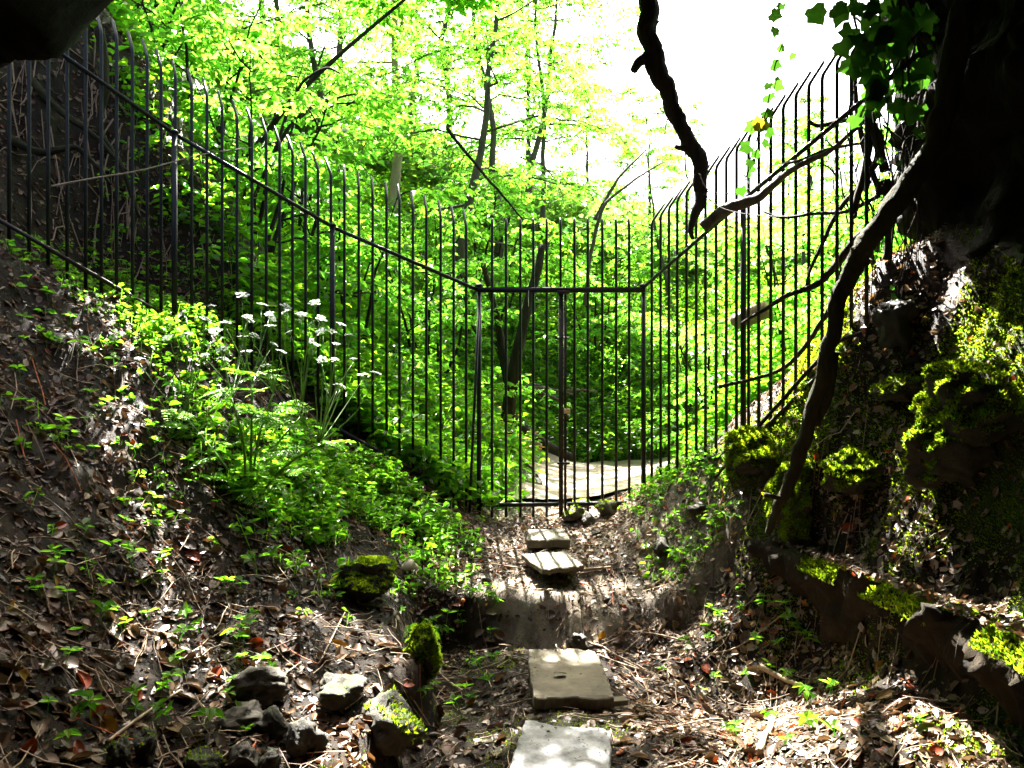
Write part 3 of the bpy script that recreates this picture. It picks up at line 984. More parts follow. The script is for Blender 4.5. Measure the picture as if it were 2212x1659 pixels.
stick('hanging_limb', 'thick dark broken limb hanging down in front of the white sky', 'branch',
      [(1392, -700, 5.9), (1394, -300, 5.7), (1397, 0, 5.6), (1400, 100, 5.6), (1432, 185, 5.6), (1462, 250, 5.6), (1490, 310, 5.58), (1514, 372, 5.55), (1510, 440, 5.55), (1496, 515, 5.55)],
      [.08, .075, .07, .072, .07, .056, .053, .055, .050, .040, .012], 'bark', n=150,
      extra=[([(1405, 120, 5.6), (1385, 130, 5.59), (1376, 140, 5.58), (1368, 153, 5.57)], .05, .028), ([(1488, 322, 5.58), (1472, 320, 5.56), (1458, 316, 5.55)], .03, .014), ([(1455, 235, 5.6), (1440, 262, 5.58), (1436, 290, 5.57)], .008, .003),
           ([(1512, 400, 5.55), (1540, 420, 5.5), (1575, 418, 5.45)], .006, .002), ([(1404, 60, 5.6), (1422, 48, 5.58), (1430, 20, 5.57)], .009, .003), ([(1503, 470, 5.55), (1488, 492, 5.54), (1484, 520, 5.53)], .007, .002)])
stick('fallen_branch', 'broken grey branch caught on the rail of the right fence', 'branch',
      [(1518, 492, 5.35), (1545, 468, 5.3), (1580, 447, 5.2), (1640, 425, 5.1), (1690, 382, 4.9), (1745, 345, 4.75), (1800, 318, 4.6), (1870, 262, 4.5)], [.042, .04, .04, .03, .022, .018, .014, .012], 'dead_wood',
      extra=[([(1700, 352, 4.9), (1730, 346, 4.8), (1790, 322, 4.65), (1890, 305, 4.5)], .012, .009)])
stick('liana', 'thick twisted root hanging from the rock and running down to the mossy bank', 'root',
      [(2110, -160, 3.55), (2085, 0, 3.6), (2062, 140, 3.65), (2035, 250, 3.7), (1985, 370, 3.75), (1905, 485, 3.85), (1848, 555, 3.92), (1818, 640, 3.98), (1795, 740, 4.02), (1762, 870, 4.08), (1725, 985, 4.15), (1692, 1075, 4.2), (1664, 1150, 4.25)],
      [.06, .058, .056, .056, .054, .052, .050, .046, .04, .036, .036, .036, .032, .016], 'bark_moss', n=220,
      extra=[([(1800, 760, 4.03), (1790, 850, 4.06), (1762, 920, 4.1)], .03, .02), ([(1698, 1078, 4.2), (1675, 1074, 4.18), (1652, 1068, 4.16)], .017, .012)])
tang_b = [([(1745, 262, 4.75), (1768, 272, 4.75), (1815, 262, 4.7), (1855, 258, 4.6), (1880, 285, 4.5), (1868, 370, 4.5), (1840, 470, 4.5)], [.012, .014, .014, .016, .02, .022, .02], 'dark dead branch bent over like a hook in the right fence'),
          ([(1892, 180, 4.5), (1875, 240, 4.5), (1895, 300, 4.45), (1912, 370, 4.4)], [.022, .03, .03, .025], 'knobbly dark branch stub against the sky beside the ivy'),
          ([(1905, 330, 4.55), (1850, 410, 4.6), (1815, 450, 4.65), (1760, 560, 4.75), (1740, 620, 4.8)], [.02, .018, .016, .012, .008], 'slanting dark branch crossing the lower right fence'),
          ([(1920, 470, 4.5), (1850, 520, 4.55), (1780, 600, 4.7), (1700, 640, 4.8), (1600, 700, 5.0)], [.03, .028, .022, .016, .009], 'long low branch reaching left out of the bushes through the fence'),
          ([(1900, 420, 4.5), (1830, 455, 4.6), (1760, 462, 4.7), (1690, 470, 4.8), (1650, 457, 4.9)], [.014, .012, .01, .008, .006], 'thin level branch among the right bars'),
          ([(1880, 560, 4.6), (1800, 655, 4.8), (1700, 790, 5.1), (1556, 835, 5.3)], [.02, .018, .014, .012], 'dead stick leaning on the foot of the right fence'),
          ([(1860, 720, 4.3), (1800, 745, 4.45), (1720, 830, 4.8), (1600, 965, 5.1), (1545, 1030, 5.0)], [.012, .012, .013, .012, .010], 'straight pole lying against the foot of the right fence'),
          ([(1912, 390, 4.35), (1925, 470, 4.35), (1915, 560, 4.35)], [.03, .028, .02], 'dark root stub hanging on the cliff edge'),
          ([(1850, 120, 4.7), (1848, 200, 4.65), (1862, 300, 4.6), (1900, 420, 4.5)], [.012, .014, .016, .018], 'upright ivy stem at the edge of the sky')]
for pix, rad, w in tang_b:
    stick('tangled_branch', w, 'branch', pix, rad, 'bark', 'dead branches tangled in the right fence', k=7)
stick('wire', 'thin dark twig sagging in a long curve across the right bars', 'twig', [(1520, 418, 4.9), (1560, 450, 4.9), (1640, 466, 4.8), (1740, 462, 4.6), (1830, 415, 4.5)], [.004, .004, .004, .004, .003], 'dead_wood', k=5)
stick('wire', 'upper thin twig sagging from the broken limb to the fence', 'twig', [(1510, 375, 5.2), (1530, 410, 5.1), (1580, 418, 5.0), (1640, 400, 4.9)], [.004, .004, .003, .003], 'dead_wood', k=5)
stick('cut_log', 'short sawn log lying in leaves behind the right fence', 'log', [(1590, 700, 6.6), (1620, 680, 6.5), (1660, 665, 6.4)], [.06, .075, .07], 'bark_pale')
for pix, w in [([(480, 72, 9), (540, 88, 9), (610, 102, 9)], 'dark pole like branch slanting among the upper left leaves'),
               ([(965, 278, 8.5), (1040, 370, 8.5), (1130, 475, 8.5)], 'dark straight pole slanting down above the gate'),
               ([(560, 480, 8), (585, 360, 8), (640, 200, 8), (700, 150, 8), (735, 158, 8)], 'long bare bough arching in the leaves behind the left fence'),
               ([(525, 500, 7.8), (570, 380, 7.8), (640, 255, 7.8), (720, 215, 7.8), (780, 200, 7.8)], 'second bare bough arching beneath the first behind the left fence')]:
    stick('bare_branch', w, 'branch', pix, [.022, .016, .010], 'bark', k=6)
stick('twig', 'pale dead twig catching the sun across the left bars', 'twig', [(112, 402, 5.0), (200, 385, 5.15), (312, 366, 5.35), (430, 335, 5.6), (545, 318, 5.8)], [.006, .006, .005, .004, .002], 'twig', k=5)
for pix, w in [([(1262, 660, 9.8), (1278, 540, 9.8), (1300, 455, 9.8), (1330, 420, 9.8), (1385, 380, 9.8), (1435, 350, 9.8)], 'bare dark branch rising to the right above the gate'),
               ([(1285, 475, 9.9), (1310, 430, 9.9), (1340, 380, 9.9), (1400, 320, 10)], 'thin bare branch beside the dark one above the gate')]:
    stick('bare_branch', w, 'branch', pix, [.028, .022, .009], 'bark_far', k=7)
# roots on the dark bank at the upper left
for pix, w in [([(215, 60, 6.0), (228, 180, 6.0), (215, 270, 6.0), (260, 360, 5.9), (300, 470, 5.9)], 'thick mossy root hanging at the lit edge of the dark bank'),
               ([(60, 170, 5.9), (130, 240, 5.9), (200, 290, 5.9), (270, 370, 5.9)], 'dark root slanting across the bank behind the left bars'),
               ([(20, 300, 5.6), (90, 330, 5.6), (170, 320, 5.7), (240, 400, 5.7)], 'lower dark root over the hollow behind the left bars')]:
    stick('root', w, 'root', pix, [.034, .024, .012], 'bark_moss', 'roots on the dark bank', k=7)


# ------------------------------------------------------------------ rocks
def rock_mesh(seed, dims, sub=4, cuts=12, rough=.15):
    r = np.random.default_rng(seed)
    bm = bmesh.new()
    bmesh.ops.create_icosphere(bm, subdivisions=sub, radius=1)
    V = np.array([v.co[:] for v in bm.verts])
    Fc = np.array([[v.index for v in f.verts] for f in bm.faces])
    bm.free()
    for _ in range(cuts):
        n = unit(r.normal(0, 1, 3))
        d = r.uniform(.55, .85)
        h = V @ n
        V = V - np.where(h > d, h - d, 0)[:, None] * n * .9
    nn = unit(V)
    V = V + nn * (fbm(V * 1.6 + seed, 3) * rough * 1.5 + fbm(V * 5 + seed, 5, .65) * rough * .7 - np.abs(fbm(V * 9 + seed * 2, 3)) * rough * .5)[:, None]
    return V * np.asarray(dims), Fc


def rock(label, loc, dims, seed, mat='rock', name='rock', group='loose rocks', rot=0.0, sub=4, moss=None, cuts=12, rough=.15):
    V, Fc = rock_mesh(seed, dims, sub, cuts, rough)
    c, s = math.cos(rot), math.sin(rot)
    V = np.stack([V[:, 0] * c - V[:, 1] * s, V[:, 0] * s + V[:, 1] * c, V[:, 2]], -1)
    t = obj(name, mesh_np(name, V, [Fc]), M[mat])
    t.location = loc
    tag(t, label, 'rock', group)
    if moss:
        dens, hgt, thr, dirn = moss
        a, b_, c_ = V[Fc[:, 0]], V[Fc[:, 1]], V[Fc[:, 2]]
        fn = np.cross(b_ - a, c_ - a)
        ar = np.linalg.norm(fn, axis=1) / 2
        fn = unit(fn)
        cen = (a + b_ + c_) / 3
        w = fn @ unit(np.array(dirn)) + fbm(cen * 9 + seed, 3) * .25
        pr = np.where(w > thr, ar, 0)
        if pr.sum() > 0:
            n = int(dens * pr.sum())
            r = np.random.default_rng(seed)
            ix = r.choice(len(Fc), n, p=pr / pr.sum())
            uu, vv = r.random(n), r.random(n)
            fl = uu + vv > 1
            uu[fl], vv[fl] = 1 - uu[fl], 1 - vv[fl]
            pts = a[ix] + (b_[ix] - a[ix]) * uu[:, None] + (c_[ix] - a[ix]) * vv[:, None]
            o = obj('moss', moss_mesh(r, pts, fn[ix], hgt), M['moss'], t)
            o['kind'] = 'stuff'
    return t


def moss_mesh(r, pts, nrm, hgt):
    n = len(pts)
    D = unit(nrm * .8 + np.array([0, 0, .35]) + r.normal(0, .55, (n, 3)))
    S = unit(np.cross(D, r.normal(0, 1, (n, 3))))
    L = (np.broadcast_to(hgt, (n,)) * r.uniform(.5, 1.3, n))[:, None]
    W = L * .16
    v = np.stack([pts - S * W - D * L * .1, pts + S * W - D * L * .1, pts + S * W * 1.3 + D * L * .5, pts + D * L, pts - S * W * 1.3 + D * L * .5], 1).reshape(-1, 3)
    b = np.arange(n)[:, None] * 5
    t = rand_tint(r, n, .55, 1.3, .18)
    return mesh_np('moss', v, [b + np.array([0, 1, 2, 3, 4])], np.repeat(t, 5, 0), False)


def rk(u, v, wpx, hpx, seed, label, mat='rock', yoff=0, moss=None, sink=.25, rot=0.0, depth=1.0, **k):
    g = G(u, v + hpx * .45)
    s = F / g[1]
    d = (wpx / s / 2, wpx / s / 2 * depth, hpx / s / 2 * 1.1)
    return rock(label, (g[0], g[1] + d[1] * .5 + yoff, g[2] + d[2] * (1 - sink)), d, seed, mat, rot=rot, moss=moss, **k)


up_l = (-.3, .3, .9)
rk(780, 1262, 165, 95, 21, 'mossy dark boulder beside the pale mushroom', moss=(60000, .012, .35, (.15, .25, .95)))
rk(912, 1400, 80, 115, 22, 'rounded stone thickly covered with bright moss at the edge of the hollow', moss=(80000, .015, -.25, (.5, .2, .7)), sink=.45)
rk(548, 1500, 175, 85, 23, 'broad pale wet rock largest of the lower left heap', 'rock_pale', depth=.8)
rk(728, 1500, 120, 85, 24, 'dark rounded brown rock right of the broad pale wet rock')
rk(842, 1588, 190, 130, 25, 'big flat topped grey rock with moss at the bottom edge, left of the slabs', 'rock', moss=(9000, .018, .72, (.5, 0, .8)), depth=.9, cuts=14)
heap = [(246, 1625, 62, 66, 'greenish mossy stone first from the left at the bottom edge'), (310, 1615, 60, 80, 'upright mossy stone second from the left at the bottom edge'),
        (512, 1555, 110, 60, 'dark stone directly below the broad pale wet rock'), (585, 1568, 80, 70, 'angular brown stone in the middle of the lower left heap'),
        (645, 1598, 100, 90, 'pitted yellowish stone right in the lower left heap'), (520, 1640, 70, 60, 'low stone at the bottom edge below the heap'),
        (575, 1648, 60, 46, 'small stone at the bottom edge beside the pitted yellowish one'), (430, 1655, 90, 45, 'half buried greenish stone cut by the bottom edge')]
for i, (u, v, w, h, lab) in enumerate(heap):
    rk(u, v, w, h, 40 + i, lab, 'rock_pale' if i % 3 == 2 else 'rock', moss=(9000, .012, .55, (-.2, .2, .9)) if i in (0, 1, 7) else None, rot=i * .7, rough=.13, sink=.45)
rk(1250, 1388, 52, 38, 60, 'crumbly orange tan stone touching the back of the square slab', 'rock_pale', rough=.2)
gs = [(1243, 1112, 62, 34, 'mossy pale stone against the foot of the lock post'), (1312, 1098, 62, 42, 'largest mossy stone under the right gate bars'), (1272, 1122, 40, 34, 'small pointed stone in front of the gate stones'),
      (1262, 1090, 46, 24, 'low mossy stone behind the lock post stone')]
for i, (u, v, w, h, lab) in enumerate(gs):
    rk(u, v, w, h, 70 + i, lab, 'rock_pale', moss=(14000, .015, .5, (-.1, .5, .8)) if i != 2 else None, sub=3, sink=.2)
rk(1432, 1186, 58, 42, 80, 'dark angular stone alone on the leaf litter right of the slabs', sub=3)
rk(1048, 1252, 26, 16, 81, 'small brown stone on the ledge left of the second slab', 'rock_pale', sub=3)
rk(1012, 1290, 20, 18, 82, 'tiny dark stone on the rim of the step', sub=3)
rk(1058, 1166, 18, 12, 83, 'small stone left of the slab nearest the gate', 'rock_pale', sub=3)
rk(1028, 1152, 20, 11, 84, 'brown pebble left beyond the slab nearest the gate', 'rock_pale', sub=3)
rk(1290, 1150, 26, 13, 85, 'flat pebble right of the slab nearest the gate', 'rock_pale', sub=3)
rk(1520, 1100, 74, 20, 86, 'flat pale stone lying in leaves at the foot of the right bank', 'rock_pale', sub=3)
# the right bank
rk(1735, 1090, 120, 190, 90, 'moss covered boulder at the foot of the hanging root', moss=(60000, .018, -.1, (-.4, .2, .8)), sink=.35, depth=1.1)
rk(1652, 985, 150, 120, 91, 'broad mossy boulder under the right fence', moss=(50000, .018, -.05, (-.3, .1, .9)), sink=.4, yoff=.0)
rk(2085, 1010, 240, 180, 92, 'dark jutting rock with a moss fringe high on the right bank', moss=(30000, .018, .45, (-.7, .2, .75)), sink=.2, depth=.8, cuts=12)
rk(2165, 860, 260, 190, 93, 'mossy rock under the cave wall at the right edge', moss=(26000, .018, .2, (-.5, .1, .8)), sink=.35)
rk(1970, 850, 130, 60, 94, 'flat stone on the right bank below the cliff', moss=(9000, .02, .5, (-.4, .2, .8)), sub=4)
rk(1950, 690, 110, 120, 95, 'pale lump of rock where the fence meets the cliff', sink=.3)
# outcrop hump under the fallen earth beside the right fence
rk(1870, 1010, 170, 90, 96, 'low mossy hump in the middle of the right bank', moss=(34000, .017, .15, (-.4, .2, .8)), sink=.5)


# ------------------------------------------------------------------ stepping slabs
def slab(label, corners, thick, mat, seed):
    """corners: picture points of the top face (far left, far right, near right, near left) with heights"""
    C4 = []
    for (u, v, z) in corners:
        y = z / ((829.5 - v) / F)
        C4.append(np.array([(u - 1106) / F * y, y, z]))
    n = 30
    r = np.random.default_rng(seed)
    s, t = np.meshgrid(np.linspace(0, 1, n), np.linspace(0, 1, n), indexing='ij')
    def surf(s, t):
        return (C4[0] * ((1 - s) * (1 - t))[..., None] + C4[1] * (s * (1 - t))[..., None] + C4[2] * (s * t)[..., None] + C4[3] * ((1 - s) * t)[..., None])
    topv = surf(s, t)
    cen = topv.mean((0, 1))
    edge = np.minimum(np.minimum(s, 1 - s), np.minimum(t, 1 - t))
    jag = fbm(topv * 22 + seed, 4) * .011
    topv[..., :2] += (topv[..., :2] - cen[:2]) * (jag * 2 * (edge < .01))[..., None]
    corner = (np.minimum(s, 1 - s) + np.minimum(t, 1 - t) < .05)
    topv[..., :2] += (cen[:2] - topv[..., :2]) * (.02 * corner * r.random())[..., None]
    topv[..., 2] += fbm(topv * 9 + seed, 3) * .004 - .006 * (edge < .01) * (fbm(topv * 14 + seed, 3) > .2)
    bev = .006
    ring = [(i, 0) for i in range(n)] + [(n - 1, j) for j in range(1, n)] + [(i, n - 1) for i in range(n - 2, -1, -1)] + [(0, j) for j in range(n - 2, 0, -1)]
    b = topv.reshape(-1, 3).copy()
    q = []
    for i in range(n - 1):
        for j in range(n - 1):
            q.append((i * n + j, i * n + j + 1, (i + 1) * n + j + 1, (i + 1) * n + j))
    rv = np.array([topv[i, j] for i, j in ring])
    outd = unit((rv - cen) * np.array([1, 1, 0]))
    l1 = rv + outd * bev - np.array([0, 0, bev])
    l2 = rv + outd * bev - np.array([0, 0, thick]) + outd * (fbm(rv * 30, 2) * .006)[:, None]
    m = len(ring)
    o1 = len(b)
    V = np.concatenate([b, l1, l2])
    ri = [i * n + j for i, j in ring]
    for k in range(m):
        k2 = (k + 1) % m
        q.append((ri[k], ri[k2], o1 + k2, o1 + k))
        q.append((o1 + k, o1 + k2, o1 + m + k2, o1 + m + k))
    o = obj('paving_slab', mesh_np('paving_slab', V, [np.array(q)], smooth_shade=False), M[mat])
    return tag(o, label, 'slab', 'stepping slabs leading to the gate')


slab('whitish concrete slab at the bottom edge, nearest of the stepping slabs', [(1135, 1556, -1.545), (1318, 1576, -1.545), (1312, 1740, -1.555), (1082, 1730, -1.555)], .07, 'slab_grey', 1)
slab('square tan slab with a dead leaf on it, below the earth step', [(1141, 1403, -1.55), (1286, 1403, -1.55), (1326, 1505, -1.545), (1154, 1506, -1.53)], .055, 'slab_tan', 2)
slab('tan slab with bar shadows lying on top of the earth step', [(1127, 1197, -1.215), (1222, 1190, -1.22), (1260, 1221, -1.225), (1172, 1229, -1.22)], .034, 'slab_tan', 3)
slab('smallest thick slab just in front of the gate', [(1140, 1143, -1.165), (1218, 1143, -1.165), (1231, 1165, -1.175), (1139, 1166, -1.175)], .06, 'slab_tan', 4)
b = MB()
c = (P(1285, 1514, 3.82))
b.box((c[0], c[1], -1.585), (.16, .03, .012), unit(np.array([[1, .10, .03], [-.1, 1, 0], [-.03, 0, 1]])))
tag(obj('stone_shard', b.mesh('stone_shard', False), M['slab_tan']), 'thin stone shard along the near edge of the square tan slab', 'stone')

# ------------------------------------------------------------------ mushroom
mp = G(885, 1258)
mush = thing('mushroom', 'pale bell shaped mushroom on a brown stem beside the mossy boulder', 'mushroom', tuple(mp))
b = MB()
b.tube([(0, 0, -.02), (.002, 0, .03), (0, 0, .075), (0, .002, .11)], [.014, .011, .009, .009], 9)
obj('stem', b.mesh('stem'), M['dead_wood'], mush)
prof = [(0.003, .148), (.018, .143), (.035, .128), (.05, .108), (.060, .090), (.058, .088), (.040, .105), (.010, .118)]
ks = 40
V = []
for (r_, z_) in prof:
    for j in range(ks):
        a = 2 * math.pi * j / ks
        rr = r_ * (1 + .035 * (j % 2) * (r_ > .03))
        V.append((rr * math.cos(a), rr * math.sin(a), z_))
q = [(i * ks + j, i * ks + (j + 1) % ks, (i + 1) * ks + (j + 1) % ks, (i + 1) * ks + j) for i in range(len(prof) - 1) for j in range(ks)]
obj('cap', mesh_np('cap', np.array(V), [np.array(q)]), M['cap'], mush)
b = MB()
mp2 = G(1000, 1312)
b.tube([(0, 0, -.01), (0, 0, .02), (0, 0, .022), (0, 0, .034), (0, 0, .042)], [.005, .005, .016, .014, .004], 10)
o = tag(obj('mushroom', b.mesh('mushroom'), M['tag_orange']), 'tiny orange mushroom at the rim of the earth step', 'mushroom')
o.location = mp2

# ------------------------------------------------------------------ ground litter
LIT = [(np.array([1.25, 1.2, 1.15]), .30), (np.array([.75, .65, .55]), .28), (np.array([.38, .32, .28]), .25), (np.array([1.5, .45, .15]), .03), (np.array([1.7, 1.65, 1.6]), .10)]


def litter_tints(r, n):
    pr = np.array([p for _, p in LIT]); pr = pr / pr.sum()
    ix = r.choice(len(LIT), n, p=pr)
    return np.array([c for c, _ in LIT])[ix] * r.uniform(.75, 1.2, n)[:, None]


def litter_arrays(pts, nrm, L, r, tint, tilt=.32):
    n = len(pts)
    N = unit(nrm + r.normal(0, tilt, (n, 3)))
    D = unit(np.cross(N, r.normal(0, 1, (n, 3))))
    S = np.cross(D, N)
    W = L * r.uniform(.42, .75, n)
    cu = r.uniform(-.15, .7, n)[:, None]
    cl = r.uniform(-.1, .35, n)[:, None]
    L = L[:, None]; W = W[:, None]
    c = pts - D * L * .5 + N * .004
    mid = c + D * L * .5 - N * L * cl * .35
    up = N * W * cu * .5
    v = np.stack([c, mid, c + D * L, c + D * L * .25 - S * W * .42 + up, c + D * L * .68 - S * W * .40 + up * 1.1 - N * L * cl * .2,
                  c + D * L * .25 + S * W * .42 + up * .8, c + D * L * .68 + S * W * .40 + up - N * L * cl * .2], 1)
    b = np.arange(n)[:, None] * 7
    q = np.concatenate([b + np.array([0, 1, 4, 3]), b + np.array([0, 5, 6, 1])])
    t = np.concatenate([b + np.array([1, 2, 4]), b + np.array([1, 6, 2])])
    return v.reshape(-1, 3), q, t, np.repeat(tint, 7, 0)


def scatter_xy(r, n, x0, x1, y0, y1, dens):
    x = r.uniform(x0, x1, n); y = y0 + (y1 - y0) * r.random(n) ** 1.15
    keep = r.random(n) < dens(x, y)
    return x[keep], y[keep]


def lit_dens(x, y):
    p = np.stack([x, y, np.zeros_like(x)], -1)
    d = np.maximum(.52 + .75 * fbm(p * 2.0 + 2, 3), .25) + .2 * (x < -.9)
    d = np.where((x > .55) & (x < 1.75) & (y < 4.7), 1.0, d)                    # heaped at the foot of the right ledge
    d = np.where((x > -.3) & (x < 1.3) & (y > 4.75) & (y < 5.35), d * .45, d)     # trodden rim of the step
    d = np.where((x > -.3) & (x < .6) & (y < 4.75), d * .75, d)
    d = np.where(x > 1.8, np.maximum(d, .5), d)
    d = np.where((y > 5.35) & (x > -.6) & (x < 1.3), np.maximum(d, .75), d)
    return np.clip(d, 0, 1)


r1 = np.random.default_rng(101)
x, y = scatter_xy(r1, 74000, -4.7, 2.4, 1.9, 7.2, lit_dens)
pts = np.stack([x, y, gz(x, y)], -1)
L = .014 + .055 * r1.random(len(x)) ** 1.6
v, q, t, c = litter_arrays(pts, gn(x, y), L, r1, litter_tints(r1, len(x)) * np.where(((x > .45) & (x < 2.6)) | ((y > 5.2) & (x > -1.2)), np.where(y < 4.7, 1.8, 2.6), 1.0)[:, None] * np.where((x < -.35)[:, None], np.array([.85, .66, .48]), 1.0))  # pale leaf tints, brightened as sunlit right and gateside, darkened as shade on left
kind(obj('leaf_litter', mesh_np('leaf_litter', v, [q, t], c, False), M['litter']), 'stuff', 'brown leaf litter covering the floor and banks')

# crumbs of soil and bark
x, y = scatter_xy(r1, 30000, -2.2, 2.3, 2.0, 6.8, lambda x, y: np.clip(.5 + .5 * fbm(np.stack([x, y, x * 0], -1) * 2.2 + 8, 3), 0, 1))
pts = np.stack([x, y, gz(x, y)], -1)
n = len(x)
s = r1.uniform(.004, .012, n)[:, None]
dv = unit(r1.normal(0, 1, (n, 4, 3)))
v = (pts[:, None, :] + dv * s[:, None, :] + np.array([0, 0, .004])).reshape(-1, 3)
b4 = np.arange(n)[:, None] * 4
t = np.concatenate([b4 + np.array(k) for k in ((0, 1, 2), (0, 2, 3), (0, 3, 1), (1, 3, 2))])
kind(obj('soil_crumbs', mesh_np('soil_crumbs', v, [t], np.repeat(litter_tints(r1, n) * .7, 4, 0), False), M['litter']), 'stuff', 'small crumbs of soil and bark on the floor')

# leaves and crumbs lying on the ledge
ii = r1.integers(0, len(s_), 2600)
px = np.interp(s_[ii], [1.5, 2.7, 3.3, 4.0, 4.5], [1.75, 1.80, 1.76, 1.68, 1.60]) + r1.uniform(-.05, .22, 2600)
pz = np.interp(s_[ii], [1.3, 2.7, 3.3, 4.5], [-.93, -.93, -.955, -.985]) + .045 + r1.uniform(0, .02, 2600)
pts = np.stack([px, s_[ii], pz], -1)
v, q, t, c = litter_arrays(pts, np.tile([-.3, 0, 1.0], (2600, 1)), r1.uniform(.012, .045, 2600), r1, litter_tints(r1, 2600) * 1.5, tilt=.6)
kind(obj('ledge_litter', mesh_np('ledge_litter', v, [q, t], c, False), M['litter']), 'stuff', 'dead leaves lying along the rock ledge')

x, y = scatter_xy(r1, 52000, -.7, 2.5, 2.2, 5.6, lambda x, y: np.where(x < 1.45, .9 * (y > 4.55) * (y < 5.45), 1.0) * np.clip(.5 + .6 * fbm(np.stack([x, y, x * 0], -1) * 2.6 + 18, 3), 0, 1))
n = len(x)
pts = np.stack([x, y, gz(x, y)], -1)
s = r1.uniform(.005, .017, n)[:, None]
dv = unit(r1.normal(0, 1, (n, 4, 3)))
v = (pts[:, None, :] + dv * s[:, None, :] + np.array([0, 0, .006])).reshape(-1, 3)
b4 = np.arange(n)[:, None] * 4
t = np.concatenate([b4 + np.array(k) for k in ((0, 1, 2), (0, 2, 3), (0, 3, 1), (1, 3, 2))])
kind(obj('rock_crumbs', mesh_np('rock_crumbs', v, [t], np.repeat(litter_tints(r1, n) * 1.3, 4, 0), False), M['litter']), 'stuff', 'crumbled rock and earth on the step and the right bank')

pp_ = []
for (xa, xb, ya, yb, zt) in [(.06, .50, 3.15, 3.55, -1.544), (.10, .50, 3.86, 4.46, -1.546), (.07, .44, 5.1, 5.55, -1.216), (.14, .42, 5.85, 6.1, -1.168)]:
    nn_ = 130
    pp_.append(np.stack([r1.uniform(xa, xb, nn_), r1.uniform(ya, yb, nn_), np.full(nn_, zt)], -1))
pts = np.concatenate(pp_)
v, q, t, c = litter_arrays(pts, np.tile([0, 0, 1.0], (len(pts), 1)), .004 + .016 * r1.random(len(pts)) ** 3, r1, litter_tints(r1, len(pts)) * .35, tilt=.2)
kind(obj('slab_dirt', mesh_np('slab_dirt', v, [q, t], c, False), M['litter']), 'stuff', 'specks of dirt and leaf crumbs lying on the stepping slabs')

# thin twigs lying about
b = MB()
for i in range(1700):
    xx = r1.uniform(-2.6, 1.9); yy = 2.1 + 4.6 * r1.random() ** 1.2
    a = r1.uniform(0, math.pi); ln = r1.uniform(.05, .26)
    tt = np.linspace(-.5, .5, 4)
    px = xx + math.cos(a) * ln * tt + r1.normal(0, .006, 4); py = yy + math.sin(a) * ln * tt
    b.tube(np.stack([px, py, gz(px, py) + .010 + r1.uniform(0, .02)], -1), r1.uniform(.0012, .0032), 4, tint=litter_tints(r1, 1)[0] * .9, cap=False)
kind(obj('twig_litter', b.mesh('twig_litter'), M['twig']), 'stuff', 'thin dead twigs strewn over the floor')

LAND = [(245, 1625, 'beside the small greenish stone at the lower left'), (548, 1490, 'by the broad pale wet rock'), (728, 1500, 'by the dark rounded brown rock'), (842, 1580, 'by the flat topped grey rock'),
        (912, 1400, 'near the bright mossy rounded stone'), (780, 1262, 'near the dark mossy boulder'), (885, 1240, 'near the pale mushroom'), (1240, 1455, 'beside the square tan slab'),
        (1220, 1640, 'beside the whitish slab'), (1195, 1210, 'around the slab on the earth step'), (1185, 1155, 'around the slab nearest the gate'), (1432, 1186, 'near the lone dark angular stone'),
        (1690, 1475, 'near the thick barkless stick'), (1665, 1610, 'near the white peeled stick'), (1650, 1160, 'at the foot of the hanging root'), (1900, 1430, 'under the right ledge'),
        (2040, 1600, 'in the lower right corner'), (1440, 1340, 'under the right part of the earth step'), (1060, 1350, 'under the left part of the earth step'), (200, 1220, 'on the shaded slope far left of the parsley'),
        (480, 1230, 'on the slope below the cow parsley'), (80, 1420, 'at the far left on the dark floor'), (380, 1430, 'on the dark floor above the stone heap'), (620, 1340, 'on the dark floor left of the mossy boulder'),
        (1500, 1560, 'in the middle of the sunny drift'), (1080, 1530, 'left of the whitish slab'), (60, 1600, 'in the lower left corner'), (1560, 1400, 'in the upper part of the sunny drift'), (1850, 1560, 'in the right part of the sunny drift'),
        (80, 640, 'at the top of the left slope'), (260, 700, 'under the left fence'), (120, 850, 'high on the left slope'), (300, 930, 'left of the flowering parsley'), (100, 1030, 'low on the left slope'), (1300, 1250, 'on the rim of the earth step')]


def near(u, v):
    return min(LAND, key=lambda a: (a[0] - u) ** 2 + 1.6 * (a[1] - v) ** 2)[2]


# single fallen leaves that can be told apart
kinds = [('tan ribbed dry leaf', (1.15, .95, .75)), ('dark brown wet leaf', (.35, .26, .2)),
         ('orange red dead leaf', (1.6, .38, .10)), ('pale whitish dry leaf', (1.9, 1.8, 1.7)), ('yellow fallen leaf', (2.2, 1.5, .15)),
         ('greyish brown curled leaf', (.8, .72, .66))]
lm = []
r2 = np.random.default_rng(55)


def big_leaf_mesh(seed, col):
    """a ribbed leaf: midrib, saw edge, corrugated between the side veins, curled"""
    r = np.random.default_rng(seed)
    nu, nv = 9, 6
    curl, roll = r.uniform(.2, .8), r.uniform(.3, 1.1)
    V, C = [], []
    for i in range(nu):
        t = i / (nu - 1)
        w = .34 * math.sin(math.pi * t ** .85) ** .7 * (1 + .05 * (i % 2)) if 0 < i < nu - 1 else .012
        for j in range(-nv // 2, nv // 2 + 1):
            s = j / (nv / 2)
            V.append((s * w * math.cos(roll * s * .6), t - .5, roll * .28 * s * s * w * 2.2 + .012 * (i % 2) * abs(s) - curl * .22 * (t - .5) ** 2 + curl * .12 * t * s))
            C.append(np.array(col) * (1.0 if j else .75) * r.uniform(.9, 1.1))
    m = nv + 1
    q = [(i * m + j, i * m + j + 1, (i + 1) * m + j + 1, (i + 1) * m + j) for i in range(nu - 1) for j in range(m - 1)]
    b = MB()
    b.add(np.array(V), q, tint=np.clip(np.array(C), 0, 3))
    return b.mesh('fallen_leaf')


